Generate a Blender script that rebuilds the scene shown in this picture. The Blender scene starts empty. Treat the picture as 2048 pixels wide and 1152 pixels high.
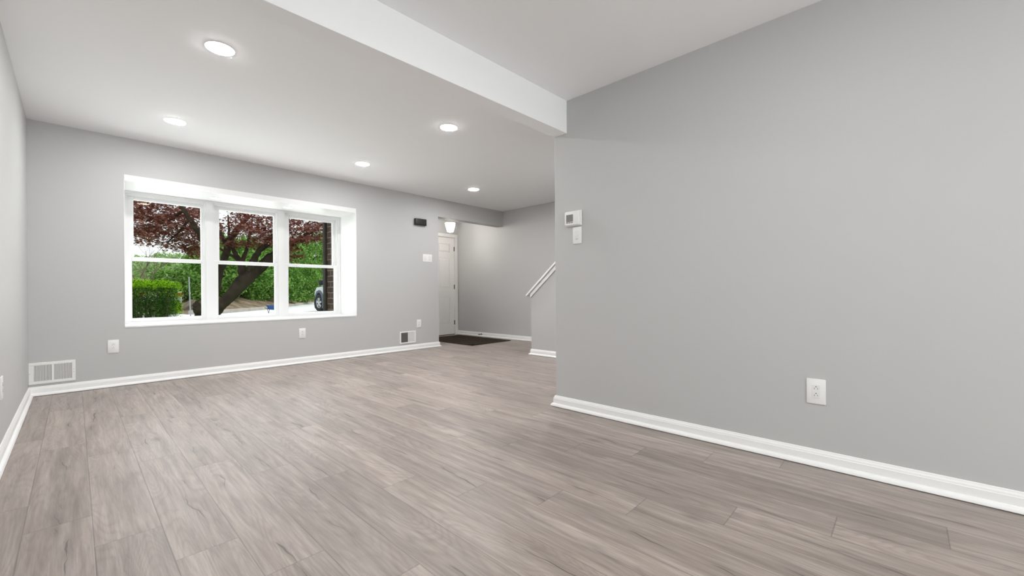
import bpy, bmesh, math, random
import numpy as np
from mathutils import Vector, Matrix, noise

S = bpy.context.scene
C = S.collection
random.seed(7)
RNG = np.random.default_rng(11)

# ------------------------------------------------------------------ camera, world, light, exposure
F_PX, CY, YAW, ROLL, EYE = 826.06, 584.45, 0.8145, 0.007, 0.888
cam = bpy.data.cameras.new('camera')
cam.sensor_width = 36.0
cam.lens = 36.0 * F_PX / 2048.0
cam.shift_y = (CY - 576.0) / 2048.0
cam.clip_start = 0.02
cam.clip_end = 300
camo = bpy.data.objects.new('camera', cam)
C.objects.link(camo)
_fw = Vector((math.sin(YAW), math.cos(YAW), 0))
_rt = Vector((math.cos(YAW), -math.sin(YAW), 0))
_up = Vector((0, 0, 1))
_r = math.cos(ROLL) * _rt - math.sin(ROLL) * _up * -1 * -1
_r = (_rt * math.cos(ROLL) - _up * math.sin(ROLL)).normalized()
_u = (_up * math.cos(ROLL) + _rt * math.sin(ROLL)).normalized()
M3 = Matrix((_r, _u, -_fw)).transposed()
camo.matrix_world = Matrix.Translation((0, 0, EYE)) @ M3.to_4x4()
S.camera = camo

S.view_settings.view_transform = 'Standard'
S.view_settings.look = 'None'
S.view_settings.gamma = 1.0
S.view_settings.use_curve_mapping = False
S.view_settings.exposure = 0.0
S.cycles.max_bounces = 14
S.cycles.diffuse_bounces = 8
S.cycles.transparent_max_bounces = 24
S.cycles.sample_clamp_indirect = 8.0

world = bpy.data.worlds.new('overcast_sky')
S.world = world
world.use_nodes = True
wn = world.node_tree
bg = wn.nodes['Background']
tc = wn.nodes.new('ShaderNodeTexCoord')
sep = wn.nodes.new('ShaderNodeSeparateXYZ')
rmp = wn.nodes.new('ShaderNodeValToRGB')
rmp.color_ramp.elements[0].position = 0.0
rmp.color_ramp.elements[0].color = (0.95, 0.98, 1.0, 1)
rmp.color_ramp.elements[1].position = 0.8
rmp.color_ramp.elements[1].color = (0.80, 0.90, 1.0, 1)
wn.links.new(tc.outputs['Generated'], sep.inputs[0])
wn.links.new(sep.outputs['Z'], rmp.inputs[0])
wn.links.new(rmp.outputs[0], bg.inputs['Color'])
bg.inputs['Strength'].default_value = 1.25

def lamp(name, kind, loc, rot, energy, color=(1, 1, 1), size=None, size_y=None):
    d = bpy.data.lights.new(name, kind)
    d.energy = energy
    d.color = color
    if kind == 'AREA':
        d.shape = 'RECTANGLE'
        d.size = size
        d.size_y = size_y
    if kind == 'SUN':
        d.angle = math.radians(12)
    o = bpy.data.objects.new(name, d)
    o.location = loc
    o.rotation_euler = rot
    C.objects.link(o)
    return o

lamp('sun', 'SUN', (0, 0, 20), (math.radians(28), math.radians(22), 0), 1.6, (1.0, 0.97, 0.90))
# added fill lamps standing for daylight, outside the rear door and bay window
lamp('rear_fill_light', 'AREA', (0.42, -3.85, 1.10), (math.radians(98), 0, 0), 92, (0.94, 0.975, 1.0), 1.2, 1.9)
lamp('bay_uplight_fill', 'AREA', (1.2, 6.55, 0.32), (math.radians(-116), 0, 0), 46, (0.95, 0.98, 1.0), 2.0, 0.7)  # low added lamp aimed upward to brighten the ceiling
lamp('daylight_bay_sky', 'AREA', (1.45, 6.30, 1.32), (math.radians(-88), 0, 0), 22, (0.95, 0.98, 1.0), 2.2, 1.3)
CAN = 248.0       # recessed lights in the living room
CAN_DINING = 240.0
CAN_COL = (1.0, 0.995, 0.985)

# ------------------------------------------------------------------ helpers
def px_ray(x, y):
    u = (x - 1024) / F_PX
    v = (CY - y) / F_PX
    d = _r * u + _u * v + _fw
    return d
def at(x, y, Y):
    d = px_ray(x, y)
    t = Y / d.y
    return Vector((d.x * t, Y, EYE + d.z * t))

def mesh_obj(name, me, mat, parent=None, smooth=False, loc=None):
    o = bpy.data.objects.new(name, me)
    C.objects.link(o)
    if mat is not None:
        me.materials.append(mat)
    if parent is not None:
        o.parent = parent
    if loc is not None:
        o.location = loc
    if smooth:
        me.polygons.foreach_set('use_smooth', [True] * len(me.polygons))
        me.update()
    return o

class MB:
    """collects shapes into one bmesh"""
    def __init__(self):
        self.bm = bmesh.new()
    def box(self, x0, x1, y0, y1, z0, z1, bevel=0.0, seg=2):
        r = bmesh.ops.create_cube(self.bm, size=1.0)
        vs = r['verts']
        for v in vs:
            v.co = Vector(((x0 + x1) / 2 + v.co.x * (x1 - x0), (y0 + y1) / 2 + v.co.y * (y1 - y0), (z0 + z1) / 2 + v.co.z * (z1 - z0)))
        if bevel > 0:
            es = list({e for v in vs for e in v.link_edges})
            bmesh.ops.bevel(self.bm, geom=es, offset=bevel, segments=seg, affect='EDGES', profile=0.5)
        return self
    def prism(self, pts, axis, a, b):
        """closed polygon pts (2D) extruded along axis from a to b; axis x: pts=(y,z), y: (x,z), z: (x,y)"""
        def mk(p, t):
            if axis == 'x': return (t, p[0], p[1])
            if axis == 'y': return (p[0], t, p[1])
            return (p[0], p[1], t)
        A = [self.bm.verts.new(mk(p, a)) for p in pts]
        B = [self.bm.verts.new(mk(p, b)) for p in pts]
        n = len(pts)
        for i in range(n):
            self.bm.faces.new((A[i], A[(i + 1) % n], B[(i + 1) % n], B[i]))
        self.bm.faces.new(A)
        self.bm.faces.new(list(reversed(B)))
        return self
    def tube(self, pts, radii, n=10, cap=True):
        pts = [Vector(p) for p in pts]
        if not hasattr(radii, '__len__'): radii = [radii] * len(pts)
        rings = []
        prev = None
        for i, p in enumerate(pts):
            if i == 0: t = pts[1] - p
            elif i == len(pts) - 1: t = p - pts[i - 1]
            else: t = (pts[i + 1] - pts[i - 1])
            t.normalize()
            if prev is None:
                a = Vector((0, 0, 1)) if abs(t.z) < 0.9 else Vector((1, 0, 0))
                u = t.cross(a).normalized()
            else:
                u = (prev - t * prev.dot(t)).normalized()
            prev = u
            w = t.cross(u)
            rings.append([self.bm.verts.new(p + (u * math.cos(2 * math.pi * k / n) + w * math.sin(2 * math.pi * k / n)) * radii[i]) for k in range(n)])
        for i in range(len(rings) - 1):
            for k in range(n):
                self.bm.faces.new((rings[i][k], rings[i][(k + 1) % n], rings[i + 1][(k + 1) % n], rings[i + 1][k]))
        if cap:
            self.bm.faces.new(list(reversed(rings[0])))
            self.bm.faces.new(rings[-1])
        return self
    def lathe(self, prof, centre=(0, 0, 0), axis='z', n=32, phase=0.0):
        """prof: list of (r, h)"""
        cx, cy, cz = centre
        rings = []
        for r, h in prof:
            ring = []
            for k in range(n):
                a = 2 * math.pi * k / n + phase
                c, s = r * math.cos(a), r * math.sin(a)
                if axis == 'z': co = (cx + c, cy + s, cz + h)
                elif axis == 'x': co = (cx + h, cy + c, cz + s)
                else: co = (cx + s, cy + h, cz + c)
                ring.append(self.bm.verts.new(co))
            rings.append(ring)
        for i in range(len(rings) - 1):
            for k in range(n):
                self.bm.faces.new((rings[i][k], rings[i][(k + 1) % n], rings[i + 1][(k + 1) % n], rings[i + 1][k]))
        if prof[0] == prof[-1]: pass
        elif prof[0][0] > 1e-6: self.bm.faces.new(list(reversed(rings[0])))
        if prof[-1][0] > 1e-6 and prof[0] != prof[-1]: self.bm.faces.new(rings[-1])
        bmesh.ops.remove_doubles(self.bm, verts=[v for r in rings for v in r], dist=1e-6)
        return self
    def sweep(self, path, prof, side=1):
        """profile (d, z) swept along 2D path, d measured to the left (side=1) or right (-1); mitred"""
        path = [Vector((p[0], p[1])) for p in path]
        nrm = []
        for i in range(len(path) - 1):
            t = (path[i + 1] - path[i]).normalized()
            nrm.append(Vector((-t.y, t.x)) * side)
        rings = []
        for i, p in enumerate(path):
            if i == 0: m = nrm[0]
            elif i == len(path) - 1: m = nrm[-1]
            else:
                m = (nrm[i - 1] + nrm[i]).normalized()
                m = m / max(0.2, m.dot(nrm[i]))
            rings.append([self.bm.verts.new((p.x + m.x * d, p.y + m.y * d, z)) for d, z in prof])
        n = len(prof)
        for i in range(len(rings) - 1):
            for k in range(n):
                self.bm.faces.new((rings[i][k], rings[i][(k + 1) % n], rings[i + 1][(k + 1) % n], rings[i + 1][k]))
        self.bm.faces.new(list(reversed(rings[0])))
        self.bm.faces.new(rings[-1])
        return self
    def xform(self, m):
        self.bm.transform(m)
        return self
    def build(self, name, mat, parent=None, smooth=False, loc=None):
        bmesh.ops.recalc_face_normals(self.bm, faces=self.bm.faces[:])
        me = bpy.data.meshes.new(name)
        self.bm.to_mesh(me)
        self.bm.free()
        return mesh_obj(name, me, mat, parent, smooth, loc)

def soft(o, ang=35):
    """smooth shading by angle, kept in the mesh"""
    me = o.data
    bm = bmesh.new(); bm.from_mesh(me)
    for f in bm.faces: f.smooth = True
    for e in bm.edges:
        if len(e.link_faces) == 2 and e.calc_face_angle(0) > math.radians(ang): e.smooth = False
    bm.to_mesh(me); bm.free()
    return o

def tag(o, label=None, cat=None, group=None, kind=None):
    if label: o['label'] = label
    if cat: o['category'] = cat
    if group: o['group'] = group
    if kind: o['kind'] = kind
    return o
def struct(o):
    o['kind'] = 'structure'
    return o
def empty(name, loc=(0, 0, 0), rz=0.0):
    o = bpy.data.objects.new(name, None)
    o.empty_display_size = 0.1
    C.objects.link(o)
    o.location = loc
    o.rotation_euler = (0, 0, rz)
    return o
def dup(root, loc, rz=None):
    r = root.copy(); C.objects.link(r); r.location = loc
    if rz is not None: r.rotation_euler = (0, 0, rz)
    for ch in list(root.children):
        c = ch.copy(); C.objects.link(c); c.parent = r
        for g in list(ch.children):
            d = g.copy(); C.objects.link(d); d.parent = c
    return r

# ------------------------------------------------------------------ materials
def mat(name, col, rough=0.5, metal=0.0, spec=0.5, emit=None, estr=0.0, bump=0.0, bscale=200.0, var=0.0, vscale=3.0):
    m = bpy.data.materials.new(name)
    m.use_nodes = True
    nt = m.node_tree
    b = nt.nodes['Principled BSDF']
    b.inputs['Base Color'].default_value = (*col, 1)
    b.inputs['Roughness'].default_value = rough
    b.inputs['Metallic'].default_value = metal
    b.inputs['Specular IOR Level'].default_value = spec
    if emit:
        b.inputs['Emission Color'].default_value = (*emit, 1)
        b.inputs['Emission Strength'].default_value = estr
    if bump or var:
        g = nt.nodes.new('ShaderNodeNewGeometry')
    if bump:
        n = nt.nodes.new('ShaderNodeTexNoise'); n.inputs['Scale'].default_value = bscale; n.inputs['Detail'].default_value = 3
        nt.links.new(g.outputs['Position'], n.inputs['Vector'])
        bp = nt.nodes.new('ShaderNodeBump'); bp.inputs['Strength'].default_value = bump; bp.inputs['Distance'].default_value = 0.002
        nt.links.new(n.outputs['Fac'], bp.inputs['Height'])
        nt.links.new(bp.outputs[0], b.inputs['Normal'])
    if var:
        n2 = nt.nodes.new('ShaderNodeTexNoise'); n2.inputs['Scale'].default_value = vscale; n2.inputs['Detail'].default_value = 4
        nt.links.new(g.outputs['Position'], n2.inputs['Vector'])
        mr = nt.nodes.new('ShaderNodeMapRange')
        mr.inputs['From Min'].default_value = 0.3; mr.inputs['From Max'].default_value = 0.7
        mr.inputs['To Min'].default_value = 1 - var; mr.inputs['To Max'].default_value = 1 + var
        nt.links.new(n2.outputs['Fac'], mr.inputs['Value'])
        vm = nt.nodes.new('ShaderNodeVectorMath'); vm.operation = 'SCALE'
        vm.inputs[0].default_value = col
        nt.links.new(mr.outputs[0], vm.inputs['Scale'])
        nt.links.new(vm.outputs[0], b.inputs['Base Color'])
    return m

WALL = mat('grey_wall_paint', (0.525, 0.527, 0.525), 0.55, spec=0.35, bump=0.05, bscale=320)
CEIL = mat('white_ceiling_paint', (0.93, 0.935, 0.945), 0.7, spec=0.25, bump=0.05, bscale=260)
TRIM = mat('white_trim_paint', (0.87, 0.87, 0.865), 0.35, spec=0.45)
VINYL = mat('white_vinyl', (0.78, 0.785, 0.79), 0.3, spec=0.5)
PLATE = mat('white_plastic', (0.84, 0.84, 0.83), 0.35, spec=0.5)
PLATE2 = mat('white_device_plastic', (0.80, 0.80, 0.79), 0.3, spec=0.5)
DARK = mat('dark_slot', (0.02, 0.02, 0.02), 0.6)
GREYSLOT = mat('hole_shade_and_grey_parts', (0.11, 0.105, 0.10), 0.7)  # painted shade in ducts and sockets; plain grey on slides and buttons
BLACKP = mat('black_plastic', (0.012, 0.011, 0.011), 0.3, spec=0.5)
HINGE = mat('black_hinge_metal', (0.02, 0.018, 0.016), 0.4, metal=0.6)
DOORP = mat('white_door_paint', (0.80, 0.79, 0.775), 0.4, spec=0.4)
NICKEL = mat('brushed_nickel', (0.62, 0.6, 0.57), 0.35, metal=1.0)
SCREEN = mat('grey_display', (0.23, 0.235, 0.225), 0.2, spec=0.5, var=0.25, vscale=300)
MAT_BR = mat('brown_mat_pile', (0.038, 0.027, 0.020), 0.95, spec=0.1, bump=0.9, bscale=420, var=0.35, vscale=60)
MAT_RIM = mat('brown_mat_rubber', (0.022, 0.016, 0.012), 0.7)
LENS = mat('lit_lens', (0.9, 0.9, 0.9), 0.4, emit=CAN_COL, estr=CAN)
LENS_DIN = mat('lit_dining_lens', (0.9, 0.9, 0.9), 0.4, emit=CAN_COL, estr=CAN_DINING)
LENS_BAY = mat('lit_bay_lens', (0.9, 0.9, 0.9), 0.4, emit=CAN_COL, estr=5.0)
LANTERN = mat('lit_lantern_glass', (0.9, 0.88, 0.84), 0.3, emit=(1.0, 0.95, 0.89), estr=62.0)

def glass_mat():
    m = bpy.data.materials.new('window_glass')
    m.use_nodes = True
    nt = m.node_tree
    nt.nodes.remove(nt.nodes['Principled BSDF'])
    out = nt.nodes['Material Output']
    tr = nt.nodes.new('ShaderNodeBsdfTransparent'); tr.inputs['Color'].default_value = (0.97, 0.98, 0.97, 1)
    gl = nt.nodes.new('ShaderNodeBsdfGlossy'); gl.inputs['Roughness'].default_value = 0.0; gl.inputs['Color'].default_value = (1.0, 0.80, 0.38, 1)
    fr = nt.nodes.new('ShaderNodeFresnel'); fr.inputs['IOR'].default_value = 1.35
    ml = nt.nodes.new('ShaderNodeMath'); ml.operation = 'MULTIPLY'; ml.inputs[1].default_value = 0.2
    mx = nt.nodes.new('ShaderNodeMixShader')
    nt.links.new(fr.outputs[0], ml.inputs[0])
    nt.links.new(ml.outputs[0], mx.inputs[0])
    nt.links.new(tr.outputs[0], mx.inputs[1])
    nt.links.new(gl.outputs[0], mx.inputs[2])
    nt.links.new(mx.outputs[0], out.inputs['Surface'])
    return m
GLASS = glass_mat()

def leaf_mat(name, c1, c2, c3, trans=0.45, tcol=None):
    m = bpy.data.materials.new(name)
    m.use_nodes = True
    nt = m.node_tree
    nt.nodes.remove(nt.nodes['Principled BSDF'])
    out = nt.nodes['Material Output']
    g = nt.nodes.new('ShaderNodeNewGeometry')
    r = nt.nodes.new('ShaderNodeValToRGB')
    e = r.color_ramp.elements
    e[0].color = (*c1, 1); e[0].position = 0.0
    e[1].color = (*c3, 1); e[1].position = 1.0
    k = r.color_ramp.elements.new(0.5); k.color = (*c2, 1)
    nt.links.new(g.outputs['Random Per Island'], r.inputs[0])
    d = nt.nodes.new('ShaderNodeBsdfDiffuse')
    t = nt.nodes.new('ShaderNodeBsdfTranslucent')
    mx = nt.nodes.new('ShaderNodeMixShader'); mx.inputs[0].default_value = trans
    nt.links.new(r.outputs[0], d.inputs['Color'])
    nt.links.new(r.outputs[0], t.inputs['Color'])
    nt.links.new(d.outputs[0], mx.inputs[1])
    nt.links.new(t.outputs[0], mx.inputs[2])
    nt.links.new(mx.outputs[0], out.inputs['Surface'])
    return m
RED_LEAF = leaf_mat('red_maple_leaf', (0.13, 0.035, 0.026), (0.26, 0.09, 0.07), (0.50, 0.28, 0.25), 0.5)
GREEN_LEAF = leaf_mat('green_leaf', (0.06, 0.15, 0.03), (0.17, 0.35, 0.065), (0.42, 0.62, 0.19), 0.45)
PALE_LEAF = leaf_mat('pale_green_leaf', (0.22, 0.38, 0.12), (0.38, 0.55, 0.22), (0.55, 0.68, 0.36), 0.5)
YEW_DARK = leaf_mat('dark_yew_needle', (0.015, 0.05, 0.012), (0.04, 0.11, 0.02), (0.09, 0.20, 0.03), 0.3)
YEW_NEW = leaf_mat('fresh_yew_needle', (0.20, 0.45, 0.01), (0.38, 0.72, 0.015), (0.55, 0.85, 0.06), 0.45)
BARK = mat('maple_bark', (0.060, 0.047, 0.038), 0.9, spec=0.1, bump=0.8, bscale=40, var=0.35, vscale=9)
TWIG = mat('pale_twig_bark', (0.20, 0.16, 0.12), 0.9, spec=0.1)

def brick_mat():
    m = bpy.data.materials.new('brown_brick')
    m.use_nodes = True
    nt = m.node_tree
    b = nt.nodes['Principled BSDF']
    g = nt.nodes.new('ShaderNodeNewGeometry')
    s = nt.nodes.new('ShaderNodeSeparateXYZ')
    ad = nt.nodes.new('ShaderNodeMath'); ad.operation = 'ADD'
    cb = nt.nodes.new('ShaderNodeCombineXYZ')
    br = nt.nodes.new('ShaderNodeTexBrick')
    nt.links.new(g.outputs['Position'], s.inputs[0])
    nt.links.new(s.outputs['X'], ad.inputs[0]); nt.links.new(s.outputs['Y'], ad.inputs[1])
    nt.links.new(ad.outputs[0], cb.inputs['X']); nt.links.new(s.outputs['Z'], cb.inputs['Y'])
    nt.links.new(cb.outputs[0], br.inputs['Vector'])
    br.inputs['Color1'].default_value = (0.058, 0.030, 0.024, 1)
    br.inputs['Color2'].default_value = (0.034, 0.021, 0.019, 1)
    br.inputs['Mortar'].default_value = (0.27, 0.225, 0.19, 1)
    br.inputs['Scale'].default_value = 1.0
    br.inputs['Mortar Size'].default_value = 0.0045
    br.inputs['Brick Width'].default_value = 0.24
    br.inputs['Row Height'].default_value = 0.09
    nt.links.new(br.outputs['Color'], b.inputs['Base Color'])
    b.inputs['Roughness'].default_value = 0.9
    return m
BRICK = brick_mat()

def floor_mat():
    m = bpy.data.materials.new('grey_oak_planks')
    m.use_nodes = True
    nt = m.node_tree
    b = nt.nodes['Principled BSDF']
    L = nt.links.new
    def N(t): return nt.nodes.new(t)
    def math_(op, a, b_=None, c=None):
        n = N('ShaderNodeMath'); n.operation = op
        for i, v in enumerate((a, b_, c)):
            if v is None: continue
            if isinstance(v, (int, float)): n.inputs[i].default_value = v
            else: L(v, n.inputs[i])
        return n.outputs[0]
    def rng(v, a, b_, c, d, clamp=True):
        n = N('ShaderNodeMapRange'); n.clamp = clamp
        L(v, n.inputs['Value'])
        for k, q in zip(('From Min', 'From Max', 'To Min', 'To Max'), (a, b_, c, d)): n.inputs[k].default_value = q
        return n.outputs[0]
    def comb(x, y, z=0.0):
        n = N('ShaderNodeCombineXYZ')
        for i, v in enumerate((x, y, z)):
            if isinstance(v, (int, float)): n.inputs[i].default_value = v
            else: L(v, n.inputs[i])
        return n.outputs[0]
    def noise_(vec, scale=1.0, detail=4.0, rough=0.55, dist=0.0):
        n = N('ShaderNodeTexNoise'); L(vec, n.inputs['Vector'])
        n.inputs['Scale'].default_value = scale; n.inputs['Detail'].default_value = detail
        n.inputs['Roughness'].default_value = rough; n.inputs['Distortion'].default_value = dist
        return n.outputs['Fac']
    W, LEN = 0.182, 1.178
    g = N('ShaderNodeNewGeometry'); s = N('ShaderNodeSeparateXYZ'); L(g.outputs['Position'], s.inputs[0])
    X, Y = s.outputs['X'], s.outputs['Y']
    px = math_('DIVIDE', math_('SUBTRACT', X, 0.0445), W)
    row = math_('FLOOR', px); fx = math_('FRACT', px)
    py = math_('DIVIDE', math_('SUBTRACT', math_('ADD', Y, math_('MULTIPLY', row, 0.306)), 2.071), LEN)
    seg = math_('FLOOR', py); fy = math_('FRACT', py)
    wn2 = N('ShaderNodeTexWhiteNoise'); wn2.noise_dimensions = '2D'; L(comb(row, seg), wn2.inputs['Vector'])
    idv = wn2.outputs['Value']
    sc = N('ShaderNodeSeparateColor'); L(wn2.outputs['Color'], sc.inputs[0])
    idb = sc.outputs[1]; idc = sc.outputs[2]
    # seams
    dx = math_('MULTIPLY', math_('MINIMUM', fx, math_('SUBTRACT', 1.0, fx)), W)
    dy = math_('MULTIPLY', math_('MINIMUM', fy, math_('SUBTRACT', 1.0, fy)), LEN)
    dm = math_('MINIMUM', dx, dy)
    seam = rng(dm, 0.0008, 0.0028, 1.0, 0.0)
    # grain
    ox = math_('MULTIPLY', idv, 37.0); oy = math_('MULTIPLY', idb, 53.0); oz = math_('MULTIPLY', idc, 19.0)
    Xo = math_('ADD', X, ox); Yo = math_('ADD', Y, oy)
    fine = noise_(comb(math_('MULTIPLY', Xo, 150.0), math_('MULTIPLY', Yo, 6.0), oz), 1.0, 5.0, 0.65)
    hair = noise_(comb(math_('MULTIPLY', Xo, 420.0), math_('MULTIPLY', Yo, 11.0), oz), 1.0, 3.0, 0.6)
    med = noise_(comb(math_('MULTIPLY', Xo, 38.0), math_('MULTIPLY', Yo, 2.2), oz), 1.0, 4.0, 0.6, 0.4)
    broad = noise_(comb(math_('MULTIPLY', Xo, 7.0), math_('MULTIPLY', Yo, 1.1), oz), 1.0, 3.0, 0.5, 0.6)
    ringn = noise_(comb(math_('MULTIPLY', Xo, 6.5), math_('MULTIPLY', Yo, 0.8), oz), 1.0, 1.5, 0.4, 0.5)
    rings = math_('FRACT', math_('MULTIPLY', ringn, 26.0))
    ringl = math_('MULTIPLY', math_('MULTIPLY', rings, math_('SUBTRACT', 1.0, rings)), 4.0)
    ringm = rng(broad, 0.36, 0.56, 0.15, 1.0)
    # cracks: each board has a heart split that opens and closes as it wanders along the board, plus a fainter one
    lx = math_('MULTIPLY', fx, W)
    def split(seed, base_, span, wob, gain, thr):
        n1 = noise_(comb(math_('ADD', math_('MULTIPLY', idv, 91.0), seed), math_('MULTIPLY', Yo, 1.5), math_('ADD', oz, seed)), 1.0, 4.0, 0.55)
        cen = math_('ADD', math_('MULTIPLY', math_('ADD', base_, math_('MULTIPLY', idb if seed < 10 else idc, span)), W), math_('MULTIPLY', math_('SUBTRACT', n1, 0.5), wob))
        d = math_('ABSOLUTE', math_('SUBTRACT', lx, cen))
        n2 = noise_(comb(math_('ADD', math_('MULTIPLY', idc, 57.0), seed), math_('MULTIPLY', Yo, 3.6), math_('ADD', oz, seed + 2.0)), 1.0, 2.0, 0.5)
        wd = math_('MULTIPLY', math_('MAXIMUM', math_('SUBTRACT', n2, thr), 0.0), gain)
        line = rng(math_('SUBTRACT', wd, d), 0.0, 0.0012, 0.0, 1.0)
        halo = math_('MULTIPLY', rng(d, 0.0, 0.030, 1.0, 0.0), rng(n2, thr - 0.1, thr + 0.12, 0.0, 1.0))
        return line, halo
    c1, h1 = split(3.0, 0.25, 0.5, 0.17, 0.024, 0.51)
    c2, h2 = split(13.0, 0.2, 0.6, 0.20, 0.015, 0.52)
    crack = math_('MAXIMUM', c1, math_('MULTIPLY', c2, 0.75))
    halo = math_('MAXIMUM', h1, h2)
    # knots
    vo = N('ShaderNodeTexVoronoi'); vo.inputs['Scale'].default_value = 1.0
    L(comb(math_('MULTIPLY', Xo, 7.0), math_('MULTIPLY', Yo, 2.6), oz), vo.inputs['Vector'])
    kn = rng(vo.outputs['Distance'], 0.02, 0.20, 1.0, 0.0)
    vsc = N('ShaderNodeSeparateColor'); L(vo.outputs['Color'], vsc.inputs[0])
    knot = math_('MULTIPLY', kn, math_('GREATER_THAN', vsc.outputs[0], 0.72))
    v = math_('ADD', 1.0, math_('MULTIPLY', math_('SUBTRACT', fine, 0.5), 0.70))
    v = math_('MULTIPLY', v, math_('ADD', 1.0, math_('MULTIPLY', math_('SUBTRACT', hair, 0.5), 0.40)))
    v = math_('MULTIPLY', v, math_('ADD', 1.0, math_('MULTIPLY', math_('SUBTRACT', med, 0.5), 0.55)))
    v = math_('MULTIPLY', v, math_('ADD', 1.0, math_('MULTIPLY', math_('SUBTRACT', broad, 0.5), 0.55)))
    v = math_('MULTIPLY', v, math_('ADD', 0.97, math_('MULTIPLY', math_('MULTIPLY', ringm, math_('SUBTRACT', ringl, 0.5)), 0.16)))
    v = math_('MULTIPLY', v, math_('ADD', 0.90, math_('MULTIPLY', idc, 0.20)))
    v = math_('MULTIPLY', v, math_('SUBTRACT', 1.0, math_('MULTIPLY', crack, 0.46)))
    v = math_('MULTIPLY', v, math_('SUBTRACT', 1.0, math_('MULTIPLY', halo, 0.17)))
    v = math_('MULTIPLY', v, math_('SUBTRACT', 1.0, math_('MULTIPLY', knot, 0.40)))
    v = math_('MULTIPLY', v, math_('SUBTRACT', 1.0, math_('MULTIPLY', seam, 0.32)))
    mixc = N('ShaderNodeMix'); mixc.data_type = 'RGBA'
    L(rng(med, 0.3, 0.7, 0.0, 1.0), mixc.inputs['Factor'])
    mixc.inputs['A'].default_value = (0.286, 0.235, 0.206, 1)
    mixc.inputs['B'].default_value = (0.354, 0.305, 0.277, 1)
    vm = N('ShaderNodeVectorMath'); vm.operation = 'SCALE'
    L(mixc.outputs['Result'], vm.inputs[0]); L(v, vm.inputs['Scale'])
    L(vm.outputs[0], b.inputs['Base Color'])
    L(rng(fine, 0.3, 0.7, 0.32, 0.46), b.inputs['Roughness'])
    b.inputs['Specular IOR Level'].default_value = 0.5
    bp = N('ShaderNodeBump'); bp.inputs['Strength'].default_value = 0.25; bp.inputs['Distance'].default_value = 0.0015
    hgt = math_('SUBTRACT', math_('ADD', math_('MULTIPLY', fine, 0.35), math_('MULTIPLY', med, 0.3)), math_('ADD', math_('MULTIPLY', seam, 1.0), math_('MULTIPLY', crack, 0.6)))
    L(hgt, bp.inputs['Height']); L(bp.outputs[0], b.inputs['Normal'])
    return m
FLOOR = floor_mat()

def ground_mat(name, a, b_, scale, rough=0.95):
    m = bpy.data.materials.new(name)
    m.use_nodes = True
    nt = m.node_tree
    p = nt.nodes['Principled BSDF']; p.inputs['Roughness'].default_value = rough; p.inputs['Specular IOR Level'].default_value = 0.1
    g = nt.nodes.new('ShaderNodeNewGeometry')
    n = nt.nodes.new('ShaderNodeTexNoise'); n.inputs['Scale'].default_value = scale; n.inputs['Detail'].default_value = 8; n.inputs['Roughness'].default_value = 0.7
    r = nt.nodes.new('ShaderNodeValToRGB')
    r.color_ramp.elements[0].position = 0.35; r.color_ramp.elements[0].color = (*a, 1)
    r.color_ramp.elements[1].position = 0.65; r.color_ramp.elements[1].color = (*b_, 1)
    nt.links.new(g.outputs['Position'], n.inputs['Vector'])
    nt.links.new(n.outputs['Fac'], r.inputs[0]); nt.links.new(r.outputs[0], p.inputs['Base Color'])
    return m
LAWN = ground_mat('lawn_grass', (0.10, 0.24, 0.05), (0.22, 0.40, 0.10), 3.0)
STREET = ground_mat('pale_concrete', (0.80, 0.80, 0.80), (0.88, 0.88, 0.88), 1.0)
KERB = ground_mat('kerb_concrete', (0.36, 0.33, 0.29), (0.46, 0.43, 0.38), 3.0)
LITTER = ground_mat('leaf_litter', (0.12, 0.085, 0.055), (0.32, 0.25, 0.17), 2.2)

# ------------------------------------------------------------------ room shell
B, CH, LX, RX, CD = 5.561, 2.437, -0.279, 2.574, 2.338
B1, B2, BZ, EX, HZ = 1.844, 1.967, 2.093, 5.653, 2.146
HE = 2.40            # ceiling of the entry alcove
OX = 4.128            # left edge of the entry opening
YW = 6.06             # face of the window units in the bay
YD = 6.93             # front door wall
RY = -3.6             # rear wall behind the photographer
WX0, WX1, WZ0, WZ1 = 0.342, 2.716, 0.577, 2.015

struct(MB().box(LX - 0.15, EX + 0.12, RY - 0.15, YD + 0.12, -0.10, 0.0).build('floor', FLOOR))
struct(MB().box(LX - 0.15, LX, RY, B + 0.15, 0, CH + 0.1).build('wall_left', WALL))
w = MB()
w.box(LX, WX0, B, B + 0.15, 0, CH + 0.05)
w.box(WX1, OX, B, B + 0.15, 0, CH + 0.05)
w.box(WX0, WX1, B, B + 0.15, 0, WZ0 - 0.011)
w.box(WX0, WX1, B, B + 0.15, WZ1 + 0.01, CH + 0.05)
w.box(OX, EX, B, B + 0.15, HZ, CH + 0.05)
struct(w.build('wall_back', WALL))
# right wall with its softly rounded free end
w = MB()
r = 0.010
pts = [(RX, RY), (RX + 0.12, RY), (RX + 0.12, B2 - r), (RX + 0.12 - r * 0.3, B2 - r * 0.3), (RX + 0.12 - r, B2)]
pts += [(RX + r - r * math.sin(a), B2 - r + r * math.cos(a)) for a in [0, 0.4, 0.8, 1.2, math.pi / 2]]
w.prism(pts, 'z', 0, CH + 0.05)
struct(soft(w.build('wall_right', WALL), 50))
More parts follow.
